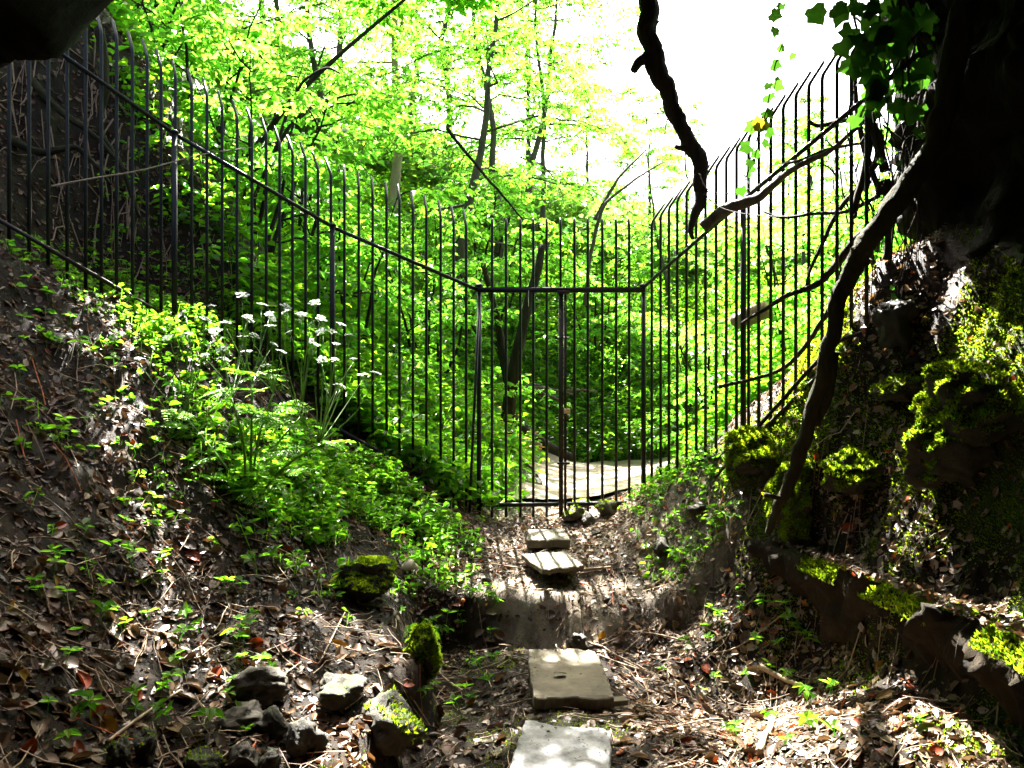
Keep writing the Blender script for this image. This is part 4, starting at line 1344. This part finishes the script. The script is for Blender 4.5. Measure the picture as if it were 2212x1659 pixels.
for kx, (w, col) in enumerate(kinds):
    lm.append([big_leaf_mesh(300 + kx * 7 + j, col) for j in range(4)])
pk = [.36, .22, .12, .14, .05, .11]
spots = []
for _ in range(4000):
    u = r2.uniform(0, 2140); v = 1130 + 525 * r2.random() ** .75
    if u > 1740 + (v - 1290) * .95 + 40 and v > 1200: continue
    if 1090 < u < 1345 and v > 1390: continue
    if 1000 < u < 1500 and 1240 < v < 1300 and r2.random() < .8: continue
    if any(abs(u - a) < 16 and abs(v - b_) < 12 for a, b_ in spots): continue
    spots.append((u, v))
    if len(spots) >= 285: break
where = {0: ' on the shaded left slope', 1: ' on the dark floor left of the slabs', 2: ' by the stepping slabs', 3: ' in the sunny drift under the right ledge'}
for (u, v) in spots:
    g = G(u, v)
    kx = r2.choice(6, p=pk)
    reg = 0 if u < 600 else (1 if u < 960 else (2 if u < 1400 else 3))
    me = lm[kx][r2.integers(4)]
    o = obj('fallen_leaf', me, M['litter'])
    nn = gn(g[0], g[1])
    N = Vector(unit(nn + r2.normal(0, .35, 3)))
    o.rotation_mode = 'QUATERNION'
    qd = N.to_track_quat('Z', 'Y')
    o.rotation_quaternion = qd @ Vector((0, 0, 1)).rotation_difference(Vector((0, 0, 1)))
    from mathutils import Quaternion
    o.rotation_quaternion = qd @ Quaternion((0, 0, 1), r2.uniform(0, 6.28))
    s = r2.uniform(.055, .095)
    o.scale = (s, s, s)
    o.location = (g[0], g[1], g[2] + .009)
    sz = 'large ' if s > .085 else ('small ' if s < .066 else '')
    w = near(u, v)
    tag(o, sz + kinds[kx][0] + ' ' + w, 'leaf', 'fallen leaves ' + w)
o = obj('fallen_leaf', lm[1][2], M['litter'])
g = P(1210, 1463, 4.05)
o.location = (g[0], g[1], -1.525); o.scale = (.075,) * 3; o.rotation_euler = (.2, .3, 2.0)
tag(o, 'curled brown leaf lying alone on the square tan slab', 'leaf')

# sticks on the floor
sticks = [([(1270, 1395), (1340, 1425), (1400, 1455)], .007, 'pale stick slanting right of the square slab'), ([(1290, 1420), (1345, 1440), (1440, 1470)], .006, 'thin pale stick beside the square slab below another'),
          ([(1150, 1437), (1120, 1425), (1085, 1418)], .007, 'dark stick left of the square slab'), ([(690, 1440), (720, 1380), (745, 1330)], .005, 'upright pale stalk on the left slope'),
          ([(470, 1560), (560, 1505), (650, 1440)], .006, 'long brown stick crossing the lower left heap'), ([(230, 1615), (300, 1560), (390, 1500)], .007, 'long pale stick lying at the lower left'),
          ([(1640, 1450), (1690, 1475), (1745, 1500)], .018, 'thick barkless stick in the sunny drift'), ([(1440, 1580), (1560, 1560), (1690, 1620)], .005, 'long bent twig at the bottom in the sun'),
          ([(1530, 1420), (1600, 1400), (1700, 1330)], .005, 'long twig slanting up under the right ledge'), ([(1210, 1237), (1260, 1238), (1320, 1232)], .014, 'grey stick along the front of the second slab'),
          ([(1060, 1222), (1130, 1232), (1230, 1244), (1300, 1236)], .005, 'thin curved twig in front of the second slab'), ([(1520, 1350), (1528, 1290), (1565, 1265)], .004, 'thin stalk bowing over the earth step'),
          ([(1640, 1640), (1665, 1580), (1672, 1560)], .016, 'white peeled stick at the bottom of the sunny drift'), ([(1010, 1180), (1060, 1188), (1130, 1192)], .005, 'thin twig left of the slabs near the gate'),
          ([(640, 1385), (560, 1420), (470, 1440)], .005, 'brown twig lying on the dark left floor'), ([(1110, 1250), (1180, 1190), (1150, 1176)], .004, 'short bent twig between the second and third slab'),
          ([(1480, 1390), (1410, 1375), (1340, 1370)], .006, 'twig below the earth step right of the orange tan stone'), ([(1000, 1500), (960, 1470), (935, 1440)], .006, 'grey stick leaning on the bright mossy stone')]
for pp, rr, w in sticks:
    b = MB()
    pts = np.array([G(u, v) for u, v in pp]); pts[:, 2] += rr + .008
    pts = spline(pts, 14)
    pts[:, 2] = np.maximum(pts[:, 2], gz(pts[:, 0], pts[:, 1]) + rr)
    b.tube(pts, np.linspace(rr, rr * .6, 14), 7, .2, tint=(1.1, 1.05, 1.0) if 'dark' not in w else (.4, .35, .3))
    tag(obj('stick', b.mesh('stick'), M['twig']), w, 'stick', 'dead sticks on the floor')

# ------------------------------------------------------------------ moss and herbs
def bank_moss(x, y):
    p = np.stack([x, y, np.zeros_like(x)], -1)
    return smooth(-.4, .2, fbm(p * 2.2 + 9, 4)) * smooth(1.35, 1.7, x) * (1 - smooth(5.2, 5.9, y))


r3 = np.random.default_rng(77)
nl_ = 24000
ii = r3.integers(0, len(s_), nl_)
off_ = r3.uniform(-.09, .2, nl_)
pz = np.interp(s_[ii], [1.3, 2.7, 3.3, 4.5], [-.93, -.93, -.955, -.985]) + .03 - np.where(off_ < -.03, (-.03 - off_) * 1.2, 0)
pts = np.stack([np.interp(s_[ii], [1.5, 2.7, 3.3, 4.0, 4.5], [1.75, 1.80, 1.76, 1.68, 1.60]) + off_, s_[ii], pz], -1)
pts = pts[fbm(pts * 3.3 + 1, 3) > -.05]
kind(obj('moss', moss_mesh(r3, pts, np.tile([-.5, 0, .85], (len(pts), 1)), .02), M['moss']), 'stuff', 'moss cushions fringing the rock ledge')
x, y = scatter_xy(r3, 170000, 1.3, 2.5, 2.2, 5.8, bank_moss)
pts = np.stack([x, y, gz(x, y)], -1)
kind(obj('moss', moss_mesh(r3, pts, gn(x, y), np.clip(.0042 * y - .002, .008, .018)), M['moss']), 'stuff', 'green moss growing over the right bank')
x, y = scatter_xy(r3, 34000, -.75, .6, 2.6, 5.1, lambda x, y: smooth(.25, .7, fbm(np.stack([x, y, x * 0], -1) * 3.1 + 4, 4)))
pts = np.stack([x, y, gz(x, y)], -1)
kind(obj('moss', moss_mesh(r3, pts, gn(x, y), .008), M['moss']), 'stuff', 'thin moss film on the damp floor and the step')


def herbs(name, r, x, y, hlo, hhi, leafL, nl, label, stems=True, tint=(.65, 1.3, .15), mat='herb_leaf'):
    n = len(x)
    base = np.stack([x, y, gz(x, y)], -1)
    h = r.uniform(hlo, hhi, n)
    lx = r.normal(0, .25, (n, 2)) * h[:, None]
    A = []
    for k in range(nl):
        a = r.uniform(0, 6.28, n)
        f = r.uniform(.45, 1.0, n)
        pos = base + np.stack([lx[:, 0] * f, lx[:, 1] * f, h * f], -1)
        D = np.stack([np.cos(a), np.sin(a), r.uniform(-.5, .35, n)], -1)
        pos = pos + D * (leafL * .35)
        N = unit(np.array([0, -.1, 1.0]) + r.normal(0, .45, (n, 3)))
        L = leafL * r.uniform(.5, 1.25, n)
        A.append((pos, D, N, L, L * r.uniform(.5, .85, n)))
    A = [np.concatenate([a_[i] for a_ in A]) for i in range(5)]
    v, q, t = leaf_arrays(*A, tint=rand_tint(r, len(A[0]), *tint))
    if stems:
        m = len(v)
        w = .0016
        tp = base + np.stack([lx[:, 0], lx[:, 1], h], -1)
        sv = np.stack([base + [w, 0, 0], base + [-w, 0, 0], tp + [-w, 0, 0], tp + [w, 0, 0]], 1).reshape(-1, 3)
        v = np.concatenate([v, sv])
        q = np.concatenate([q, m + np.arange(n)[:, None] * 4 + np.array([0, 1, 2, 3])])
        t = np.concatenate([t, np.ones((n * 4, 3))])
    return kind(obj(name, mesh_np(name, v, [q], t, False), M[mat]), 'stuff', label)


def herb_dens(x, y):
    p = np.stack([x, y, np.zeros_like(x)], -1)
    d = np.exp(-(((x + 1.25) / .75) ** 2 + ((y - 5.5) / .75) ** 2)) * 1.5
    d = d + (.22 + .22 * smooth(-1.5, -2.3, x)) * smooth(-.3, -1.4, x) * smooth(3.0, 4.4, y)
    d = d * (.12 + .88 * smooth(4.2, 4.9, y + .3 * (x + 1.2)))
    d = d * np.clip(.6 + .9 * fbm(p * 2.1 + 31, 3), 0, 1.3)
    d = d * (1 - .75 * smooth(-1.0, -.7, x) * (1 - smooth(5.4, 5.9, y)))
    return np.clip(d, 0, 1)


x, y = scatter_xy(r3, 10500, -3.3, -.25, 2.8, 6.5, herb_dens)
herbs('ground_cover', r3, x, y, .015, .10, .045, 6, 'low green herbs covering the left bank in front of the fence')
x, y = scatter_xy(r3, 600, -2.2, -.35, 4.0, 6.3, herb_dens)
herbs('ground_cover', r3, x, y, .08, .22, .065, 9, 'taller leafy herbs on the left bank around the flowering plant')
x, y = scatter_xy(r3, 380, .7, 1.6, 5.0, 6.7, lambda x, y: smooth(.85, 1.25, x) * .9)
herbs('ground_cover', r3, x, y, .03, .10, .05, 6, 'green herbs by the right end of the gate')
# beyond the fence
x, y = scatter_xy(r3, 9000, -4.8, .35, 6.4, 12.2, lambda x, y: np.clip(.25 + .6 * smooth(-2.6, -1.2, x) + .4 * fbm(np.stack([x, y, x * 0], -1) * 1.3, 3), 0, 1) * (1 - smooth(-.35, .2, x - .12 * (y - 8))) * np.where(y < 7.2, .7, 1))
herbs('bank_herbs', r3, x, y, .10, .45, .10, 9, 'leafy plants covering the bank behind the left fence')
x, y = scatter_xy(r3, 2600, 1.5, 4.5, 5.8, 10.5, lambda x, y: smooth(.0, .25, x - np.interp(y, [5.2, 6.6, 8.5, 10.8], [2.0, 1.5, 1.75, 3.6])) * .9 * smooth(5.7, 6.1, y))
herbs('bank_herbs', r3, x, y, .06, .30, .085, 9, 'bright leafy plants covering the bank behind the right fence', tint=(.9, 1.5, .15))
x, y = scatter_xy(r3, 9000, -3, 7, 11.2, 18, lambda x, y: smooth(11.1, 11.5, y) * (.9 - .3 * smooth(13, 18, y)))
herbs('bank_herbs', r3, x, y, .10, .6, .09, 9, 'green undergrowth on the bank at the end of the path', tint=(.5, 1.1, .18))
x, y = scatter_xy(r3, 7000, -14, 12, 17, 34, lambda x, y: .8 + 0 * x)
herbs('undergrowth', r3, x, y, .2, 1.2, .28, 9, 'undergrowth on the wooded slope across the valley', stems=False, tint=(.45, 1.0, .15), mat='far_leaf')
# small white and yellow flowers by the path
for (nm, mt, n, x0, x1, y0, y1, lab) in [('white_flowers', 'white_petal', 160, .2, 3.2, 10.6, 11.9, 'small white flowers in the grass at the end of the path'),
                                         ('yellow_flowers', 'yellow_petal', 90, -.7, .35, 7.8, 9.6, 'yellow flowers on the bank beside the leaning trunk')]:
    x = r3.uniform(x0, x1, n); y = r3.uniform(y0, y1, n)
    pts = np.stack([x, y, gz(x, y) + r3.uniform(.2, .55, n)], -1)
    AA = []
    for k in range(5):
        a = k * 2 * math.pi / 5 + r3.uniform(0, .3, n)
        AA.append((pts, np.stack([np.cos(a), np.sin(a), .2 + 0 * a], -1), np.tile([0, -.5, 1.0], (n, 1)), np.full(n, .022), np.full(n, .018)))
    AA = [np.concatenate([a_[i] for a_ in AA]) for i in range(5)]
    kind(obj(nm, leaf_mesh(nm, *AA, fold=.1), M[mt]), 'stuff', lab)

# ------------------------------------------------------------------ cow parsley
r4 = np.random.default_rng(91)
cb = G(538, 1082)
cpy = thing('cow_parsley', 'tall flowering cow parsley with white umbels on the left bank', 'plant', tuple(cb))
CB = np.array(cb)


def umbel(seed):
    r = np.random.default_rng(seed)
    b = MB()
    A = []
    for i in range(10):
        a = i * 2.399; rr = .05 * math.sqrt((i + .4) / 10)
        e = np.array([rr * math.cos(a), rr * math.sin(a), .055 - rr * rr * 5 + r.uniform(-.004, .004)])
        b.tube([(0, 0, 0), e * .55, e], .0009, 3, cap=False)
        m = 9
        for j in range(m):
            a2 = j * 2.4; r2_ = .013 * math.sqrt((j + .3) / m)
            p = e + np.array([r2_ * math.cos(a2), r2_ * math.sin(a2), .005])
            for k in range(4):
                a3 = k * math.pi / 2 + r.uniform(0, 1)
                A.append((p, (math.cos(a3), math.sin(a3), .25), (0, 0, 1), .0062, .0052))
    A = [np.array([x_[i] for x_ in A]) for i in range(5)]
    v, q, t = leaf_arrays(*A, fold=.1)
    return b.mesh('rays'), mesh_np('flower_head', v, [q], t, False)


UM = [umbel(500 + i) for i in range(4)]
heads = [(368, 738), (402, 685), (301, 784), (458, 670), (468, 726), (484, 766), (523, 649), (532, 699), (564, 670), (612, 673), (581, 690), (586, 752), (629, 725), (559, 815), (680, 704), (698, 725), (725, 752),
         (722, 786), (735, 841), (784, 820), (810, 817), (729, 841), (763, 783), (440, 700), (650, 690), (545, 735)] + [(r4.uniform(370, 760), r4.uniform(655, 800)) for _ in range(20)]
branch_pts = [np.array(P(u, v, CB[1] + dy)) - CB for u, v, dy in [(400, 900, .1), (500, 860, -.05), (545, 830, .05), (590, 850, .15), (650, 900, .2), (690, 960, -.1)]]
mains = []
for bp in branch_pts:
    b = MB()
    c0 = r4.normal(0, .02, 3); c0[2] = -.03
    pts = spline([c0, bp * .5 + np.array([r4.normal(0, .02), r4.normal(0, .02), .03]), bp], 12)
    b.tube(pts, np.linspace(.0085, .0055, 12), 7)
    obj('stem', b.mesh('stem'), M['herb_stem'], cpy)
    mains.append(bp)
for i, (u, v) in enumerate(heads):
    hp = np.array(P(u, v, CB[1] + r4.uniform(-.3, .45))) - CB
    mb = min(mains, key=lambda q_: np.hypot(q_[0] - hp[0], 0.3 * (q_[2] - hp[2])))
    b = MB()
    pts = spline([mb, mb * .45 + hp * .55 + np.array([r4.normal(0, .02), 0, -.02]), hp], 9)
    b.tube(pts, np.linspace(.0042, .002, 9), 5)
    obj('stem', b.mesh('stem'), M['herb_stem'], cpy)
    rays, fl_ = UM[i % 4]
    o = obj('flower_head', fl_, M['white_petal'], cpy)
    o.location = hp
    o.rotation_euler = (r4.normal(.25, .35), r4.normal(0, .35), r4.uniform(0, 6.28))
    s = r4.uniform(.45, .78); o.scale = (s, s, s)
    obj('rays', rays, M['herb_stem'], o)


def frond(seed):
    """twice divided feathery leaf, length 1 along +Y"""
    r = np.random.default_rng(seed)
    A = []
    for i in range(9):
        t = .22 + .78 * i / 8
        pl = .42 * (1 - t) ** .8 + .05
        for sd in (-1, 1):
            d = unit(np.array([sd * .85, .5, -.1 + r.normal(0, .06)]))
            base = np.array([0, t, -.18 * t * t])
            nsub = max(2, int(pl * 14))
            for k in range(nsub):
                f = (k + .6) / nsub
                p = base + d * pl * f
                for s2 in (-1, 1):
                    d2 = unit(d + s2 * np.array([-d[1], d[0], 0]) * .8)
                    A.append((p, d2, (0, 0, 1), .13 * (1.1 - f) * pl / .42 + .035, .045))
            A.append((base + d * pl * .85, d, (0, 0, 1), .09, .04))
    A.append((np.array([0, .95, -.16]), (0, 1, -.3), (0, 0, 1), .10, .05))
    A = [np.array([x_[i] for x_ in A], float) for i in range(5)]
    A[2] = A[2] + r.normal(0, .18, A[2].shape)
    v, q, t = leaf_arrays(*A, fold=.15)
    b = MB()
    b.add(v, q, tint=t * r.uniform(.85, 1.15))
    yy = np.linspace(0, 1, 6)
    b.tube(np.stack([0 * yy, yy, -.18 * yy ** 2], -1), np.linspace(.012, .004, 6), 4, cap=False)
    return b.mesh('leaf', False)


FR = [frond(700 + i) for i in range(5)]
for i in range(64):
    mb = mains[r4.integers(len(mains))] if i < 44 else r4.normal(0, .05, 3) * np.array([1, 1, .2])
    f = r4.uniform(.35, 1.1) if i < 44 else 1
    o = obj('leaf', FR[i % 5], M['herb_leaf'], cpy)
    o.location = np.asarray(mb) * f + (np.array([0, 0, .02]) if i < 44 else np.array([0, 0, r4.uniform(.02, .18)]))
    a = r4.uniform(0, 6.28)
    o.rotation_euler = (r4.uniform(-.2, .55), r4.normal(0, .25), a)
    s = r4.uniform(.15, .30)
    o.scale = (s, s, s)

# seedlings pushing up through the litter
def seedling(seed):
    r = np.random.default_rng(seed)
    b = MB()
    h = r.uniform(.04, .09)
    b.tube([(0, 0, -.01), (r.normal(0, .008), r.normal(0, .008), h * .5), (0, 0, h)], .0014, 5, tint=(.9, 1, .6))
    n = int(r.integers(3, 7))
    a = np.arange(n) * 2.4 + r.uniform(0, 1)
    A = (np.tile([0, 0, h], (n, 1)) * r.uniform(.6, 1, n)[:, None], np.stack([np.cos(a), np.sin(a), r.uniform(-.2, .5, n)], -1), np.tile([0, 0, 1.0], (n, 1)), r.uniform(.028, .055, n), r.uniform(.016, .03, n))
    v, q, t = leaf_arrays(*A, tint=rand_tint(r, n, .9, 1.3, .1))
    b.add(v, q, tint=t)
    return b.mesh('seedling', False)


SD = [seedling(800 + i) for i in range(8)]
SDW = []
for i in range(8):
    r_ = np.random.default_rng(800 + i); r_.uniform(.04, .09); r_.normal(0, .008); r_.normal(0, .008)
    SDW.append({3: 'three', 4: 'four', 5: 'five', 6: 'six'}[int(r_.integers(3, 7))])
sd_where = [((1480, 1950), (1280, 1420), 26, 'small green seedling at the foot of the right ledge'), ((60, 700), (1120, 1640), 60, 'small green seedling on the dark left slope'),
            ((880, 1080), (1280, 1560), 26, 'small green seedling on the left rim of the hollow'), ((1380, 2000), (1420, 1640), 22, 'small green seedling in the sunny leaf drift'),
            ((30, 480), (560, 1100), 60, 'small green plant on the upper left slope in shade')]
for (ua, ub), (va, vb), n, w in sd_where:
    for _ in range(n):
        u, v = r4.uniform(ua, ub), r4.uniform(va, vb)
        if u > 1740 + (v - 1290) * .95 and v > 1290: continue
        g = G(u, v)
        if g[1] > 6.3: continue
        ks = int(r4.integers(8))
        o = obj('seedling', SD[ks], M['herb_leaf'])
        o.location = g
        o.rotation_euler = (r4.normal(0, .2), r4.normal(0, .2), r4.uniform(0, 6.28))
        s = r4.uniform(.8, 1.5)
        o.scale = (s, s, s)
        w2 = near(u, v)
        tag(o, ('tall ' if s > 1.2 else 'low ') + SDW[ks] + ' leaved green seedling ' + w2, 'seedling', 'green seedlings ' + w2)

# ------------------------------------------------------------------ ivy
def ivy_leaf(seed):
    r = np.random.default_rng(seed)
    out = [(0, 0), (-.26, -.13), (-.48, .05), (-.43, .26), (-.52, .50), (-.27, .62), (-.10, .84), (0, 1.0), (.10, .84), (.27, .62), (.52, .50), (.43, .26), (.48, .05), (.26, -.13)]
    out = [(x + r.normal(0, .025), y + r.normal(0, .025)) for x, y in out]
    V = [(0, .3, .02)] + [(x, y, -.10 * (x * x + (y - .3) ** 2) + r.normal(0, .02)) for x, y in out]
    n = len(out)
    b = MB()
    b.add(np.array(V), tris=[(0, 1 + (i + 1) % n, 1 + i) for i in range(n)], tint=np.array([1, 1, 1]) * r.uniform(.35, 1.15))
    b.tube([(0, 0, 0), (0, -.25, -.03), (0, -.5, .02)], .012, 4, cap=False)
    return b.mesh('leaf', True)


IV = [ivy_leaf(900 + i) for i in range(12)]
r5 = np.random.default_rng(33)


def ivy(label, strands, leaves, size, group=None, seed=0):
    t = thing('ivy', label, 'ivy', (0, 0, 0), group)
    for s_ in strands:
        b = MB()
        pts = spline([P(*p) for p in s_[0]], max(12, 7 * len(s_[0])))
        b.tube(pts, s_[1], 5, .2)
        obj('stem', b.mesh('stem'), M['bark'], t)
    for (u, v, y, s) in leaves:
        o = obj('leaf', IV[r5.integers(12)], M['ivy_leaf'], t)
        o.location = P(u, v, y)
        sc = size * s
        o.scale = (sc, sc, sc)
        o.rotation_euler = (R(-90) + r5.normal(0, .5), r5.uniform(-1.2, 1.2), r5.normal(0, .6))
    return t


big = [(1855, 15), (1930, 20), (1870, 60), (1900, 100), (1950, 25), (1955, 55), (1990, 10), (1820, 15), (1800, 12), (1878, 130), (1920, 95), (1940, 105), (1962, 92), (1820, 110), (1872, 150), (1892, 148), (1905, 170), (1935, 130),
       (1945, 160), (1885, 195), (1915, 200), (1955, 155), (1865, 120), (1842, 60), (1912, 60), (1880, 30), (1840, 130), (1930, 60), (1900, 55), (1965, 40), (1845, 5), (1905, 5), (1925, 45), (1890, 80), (1860, 90), (1950, 75), (1935, 180), (1900, 130)]
ivy('large leaved ivy hanging at the top right in front of the cliff',
    [([(1938, -60, 4.1), (1950, 60, 4.1), (1962, 150, 4.1), (1968, 260, 4.1)], .007), ([(1830, -40, 4.3), (1850, 60, 4.3), (1880, 150, 4.3), (1900, 240, 4.3)], .007), ([(1895, -40, 4.2), (1905, 90, 4.2), (1920, 190, 4.2)], .005)],
    [(u, v, r5.uniform(3.9, 4.35), r5.uniform(.8, 1.35)) for u, v in big + [(u + r5.normal(-12, 28), abs(v * 1.15 + r5.normal(0, 22))) for u, v in big] + [(r5.uniform(1850, 1995), r5.uniform(0, 270)) for _ in range(14)]], .095)
sm = [(1882, 190), (1895, 205), (1875, 212), (1902, 222), (1915, 210), (1925, 195), (1935, 230), (1940, 215), (1955, 255), (1965, 262), (1985, 278), (1993, 290), (2000, 285), (1990, 265), (1918, 320), (1940, 350), (1908, 345), (1870, 200),
      (1912, 470), (1918, 490), (1930, 620), (1925, 640), (1990, 130), (2005, 120), (1985, 145), (2010, 100), (1975, 150), (2000, 160), (2015, 80), (2025, 40), (2020, 60)]
ivy('small leaved ivy trailing down the lit edge of the cliff', [([(1905, 160, 4.25), (1900, 260, 4.25), (1930, 400, 4.2), (1925, 560, 4.15)], .005), ([(1950, 130, 4.0), (1955, 260, 4.0), (1990, 300, 3.95)], .004)],
    [(u, v, r5.uniform(3.95, 4.25), r5.uniform(.6, 1.25)) for u, v in sm], .042)
hang = [(1690, 8), (1665, 30), (1680, 0), (1682, 100), (1690, 98), (1715, 115), (1668, 140), (1672, 178), (1662, 180), (1690, 175), (1660, 205), (1652, 240), (1640, 265), (1660, 265), (1632, 270), (1655, 285), (1648, 305), (1620, 315),
        (1640, 330), (1622, 345), (1618, 370), (1612, 385), (1600, 405), (1628, 360), (1676, 60)]
t = ivy('loose hanging ivy strand with one yellow leaf in front of the right fence', [([(1715, -30, 4.7), (1700, 60, 4.7), (1672, 150, 4.7), (1655, 240, 4.7), (1625, 330, 4.75), (1605, 410, 4.8)], .004)],
        [(u, v, r5.uniform(4.65, 4.8), r5.uniform(.7, 1.2)) for u, v in hang], .075)
o = obj('yellow_leaf', IV[2].copy(), None, t)
o.data.materials.clear(); o.data.materials.append(M['yellow_petal'])
o.location = P(1640, 278, 4.68); o.scale = (.09, .09, .09); o.rotation_euler = (R(-100), 2.8, .2)
o['label'] = 'single yellow leaf on the hanging ivy strand'
b = MB()
for i in range(140):
    x0 = r5.uniform(-4.3, -2.6); y0 = r5.uniform(5.6, 6.6)
    k = np.linspace(0, 1, 5)
    xx = x0 + np.cumsum(r5.normal(0, .05, 5)); yy = y0 - k * r5.uniform(.1, .5)
    b.tube(np.stack([xx, yy, gz(xx, yy) + r5.uniform(.0, .04)], -1), r5.uniform(.002, .009), 4, tint=(.6, .5, .4), cap=False)
kind(obj('bank_roots', b.mesh('bank_roots'), M['twig']), 'stuff', 'fine roots hanging out of the dark earth bank behind the left bars')
# rootlets hanging from the cliff edge
b = MB()
for i in range(40):
    u = r5.uniform(1840, 2000); v0 = r5.uniform(-40, 330); y = r5.uniform(4.1, 4.6)
    pp = [P(u, v0, y)]
    for k in range(3):
        u += r5.normal(0, 26); v0 += r5.uniform(20, 80)
        pp.append(P(u, v0, y + r5.normal(0, .05)))
    b.tube(spline(pp, 12), r5.uniform(.0025, .007), 5, cap=False)
for i in range(46):
    u = r5.uniform(1880, 1990); v0 = r5.uniform(250, 560)
    y = r5.uniform(4.05, 4.3)
    ln = r5.uniform(60, 260)
    b.tube(spline([P(u, v0, y), P(u + r5.normal(0, 8), v0 + ln * .5, y), P(u + r5.normal(0, 16), v0 + ln, y)], 8), r5.uniform(.0015, .004), 4, cap=False)
kind(obj('rootlets', b.mesh('rootlets'), M['bark']), 'stuff', 'thin rootlets hanging down the edge of the cliff')
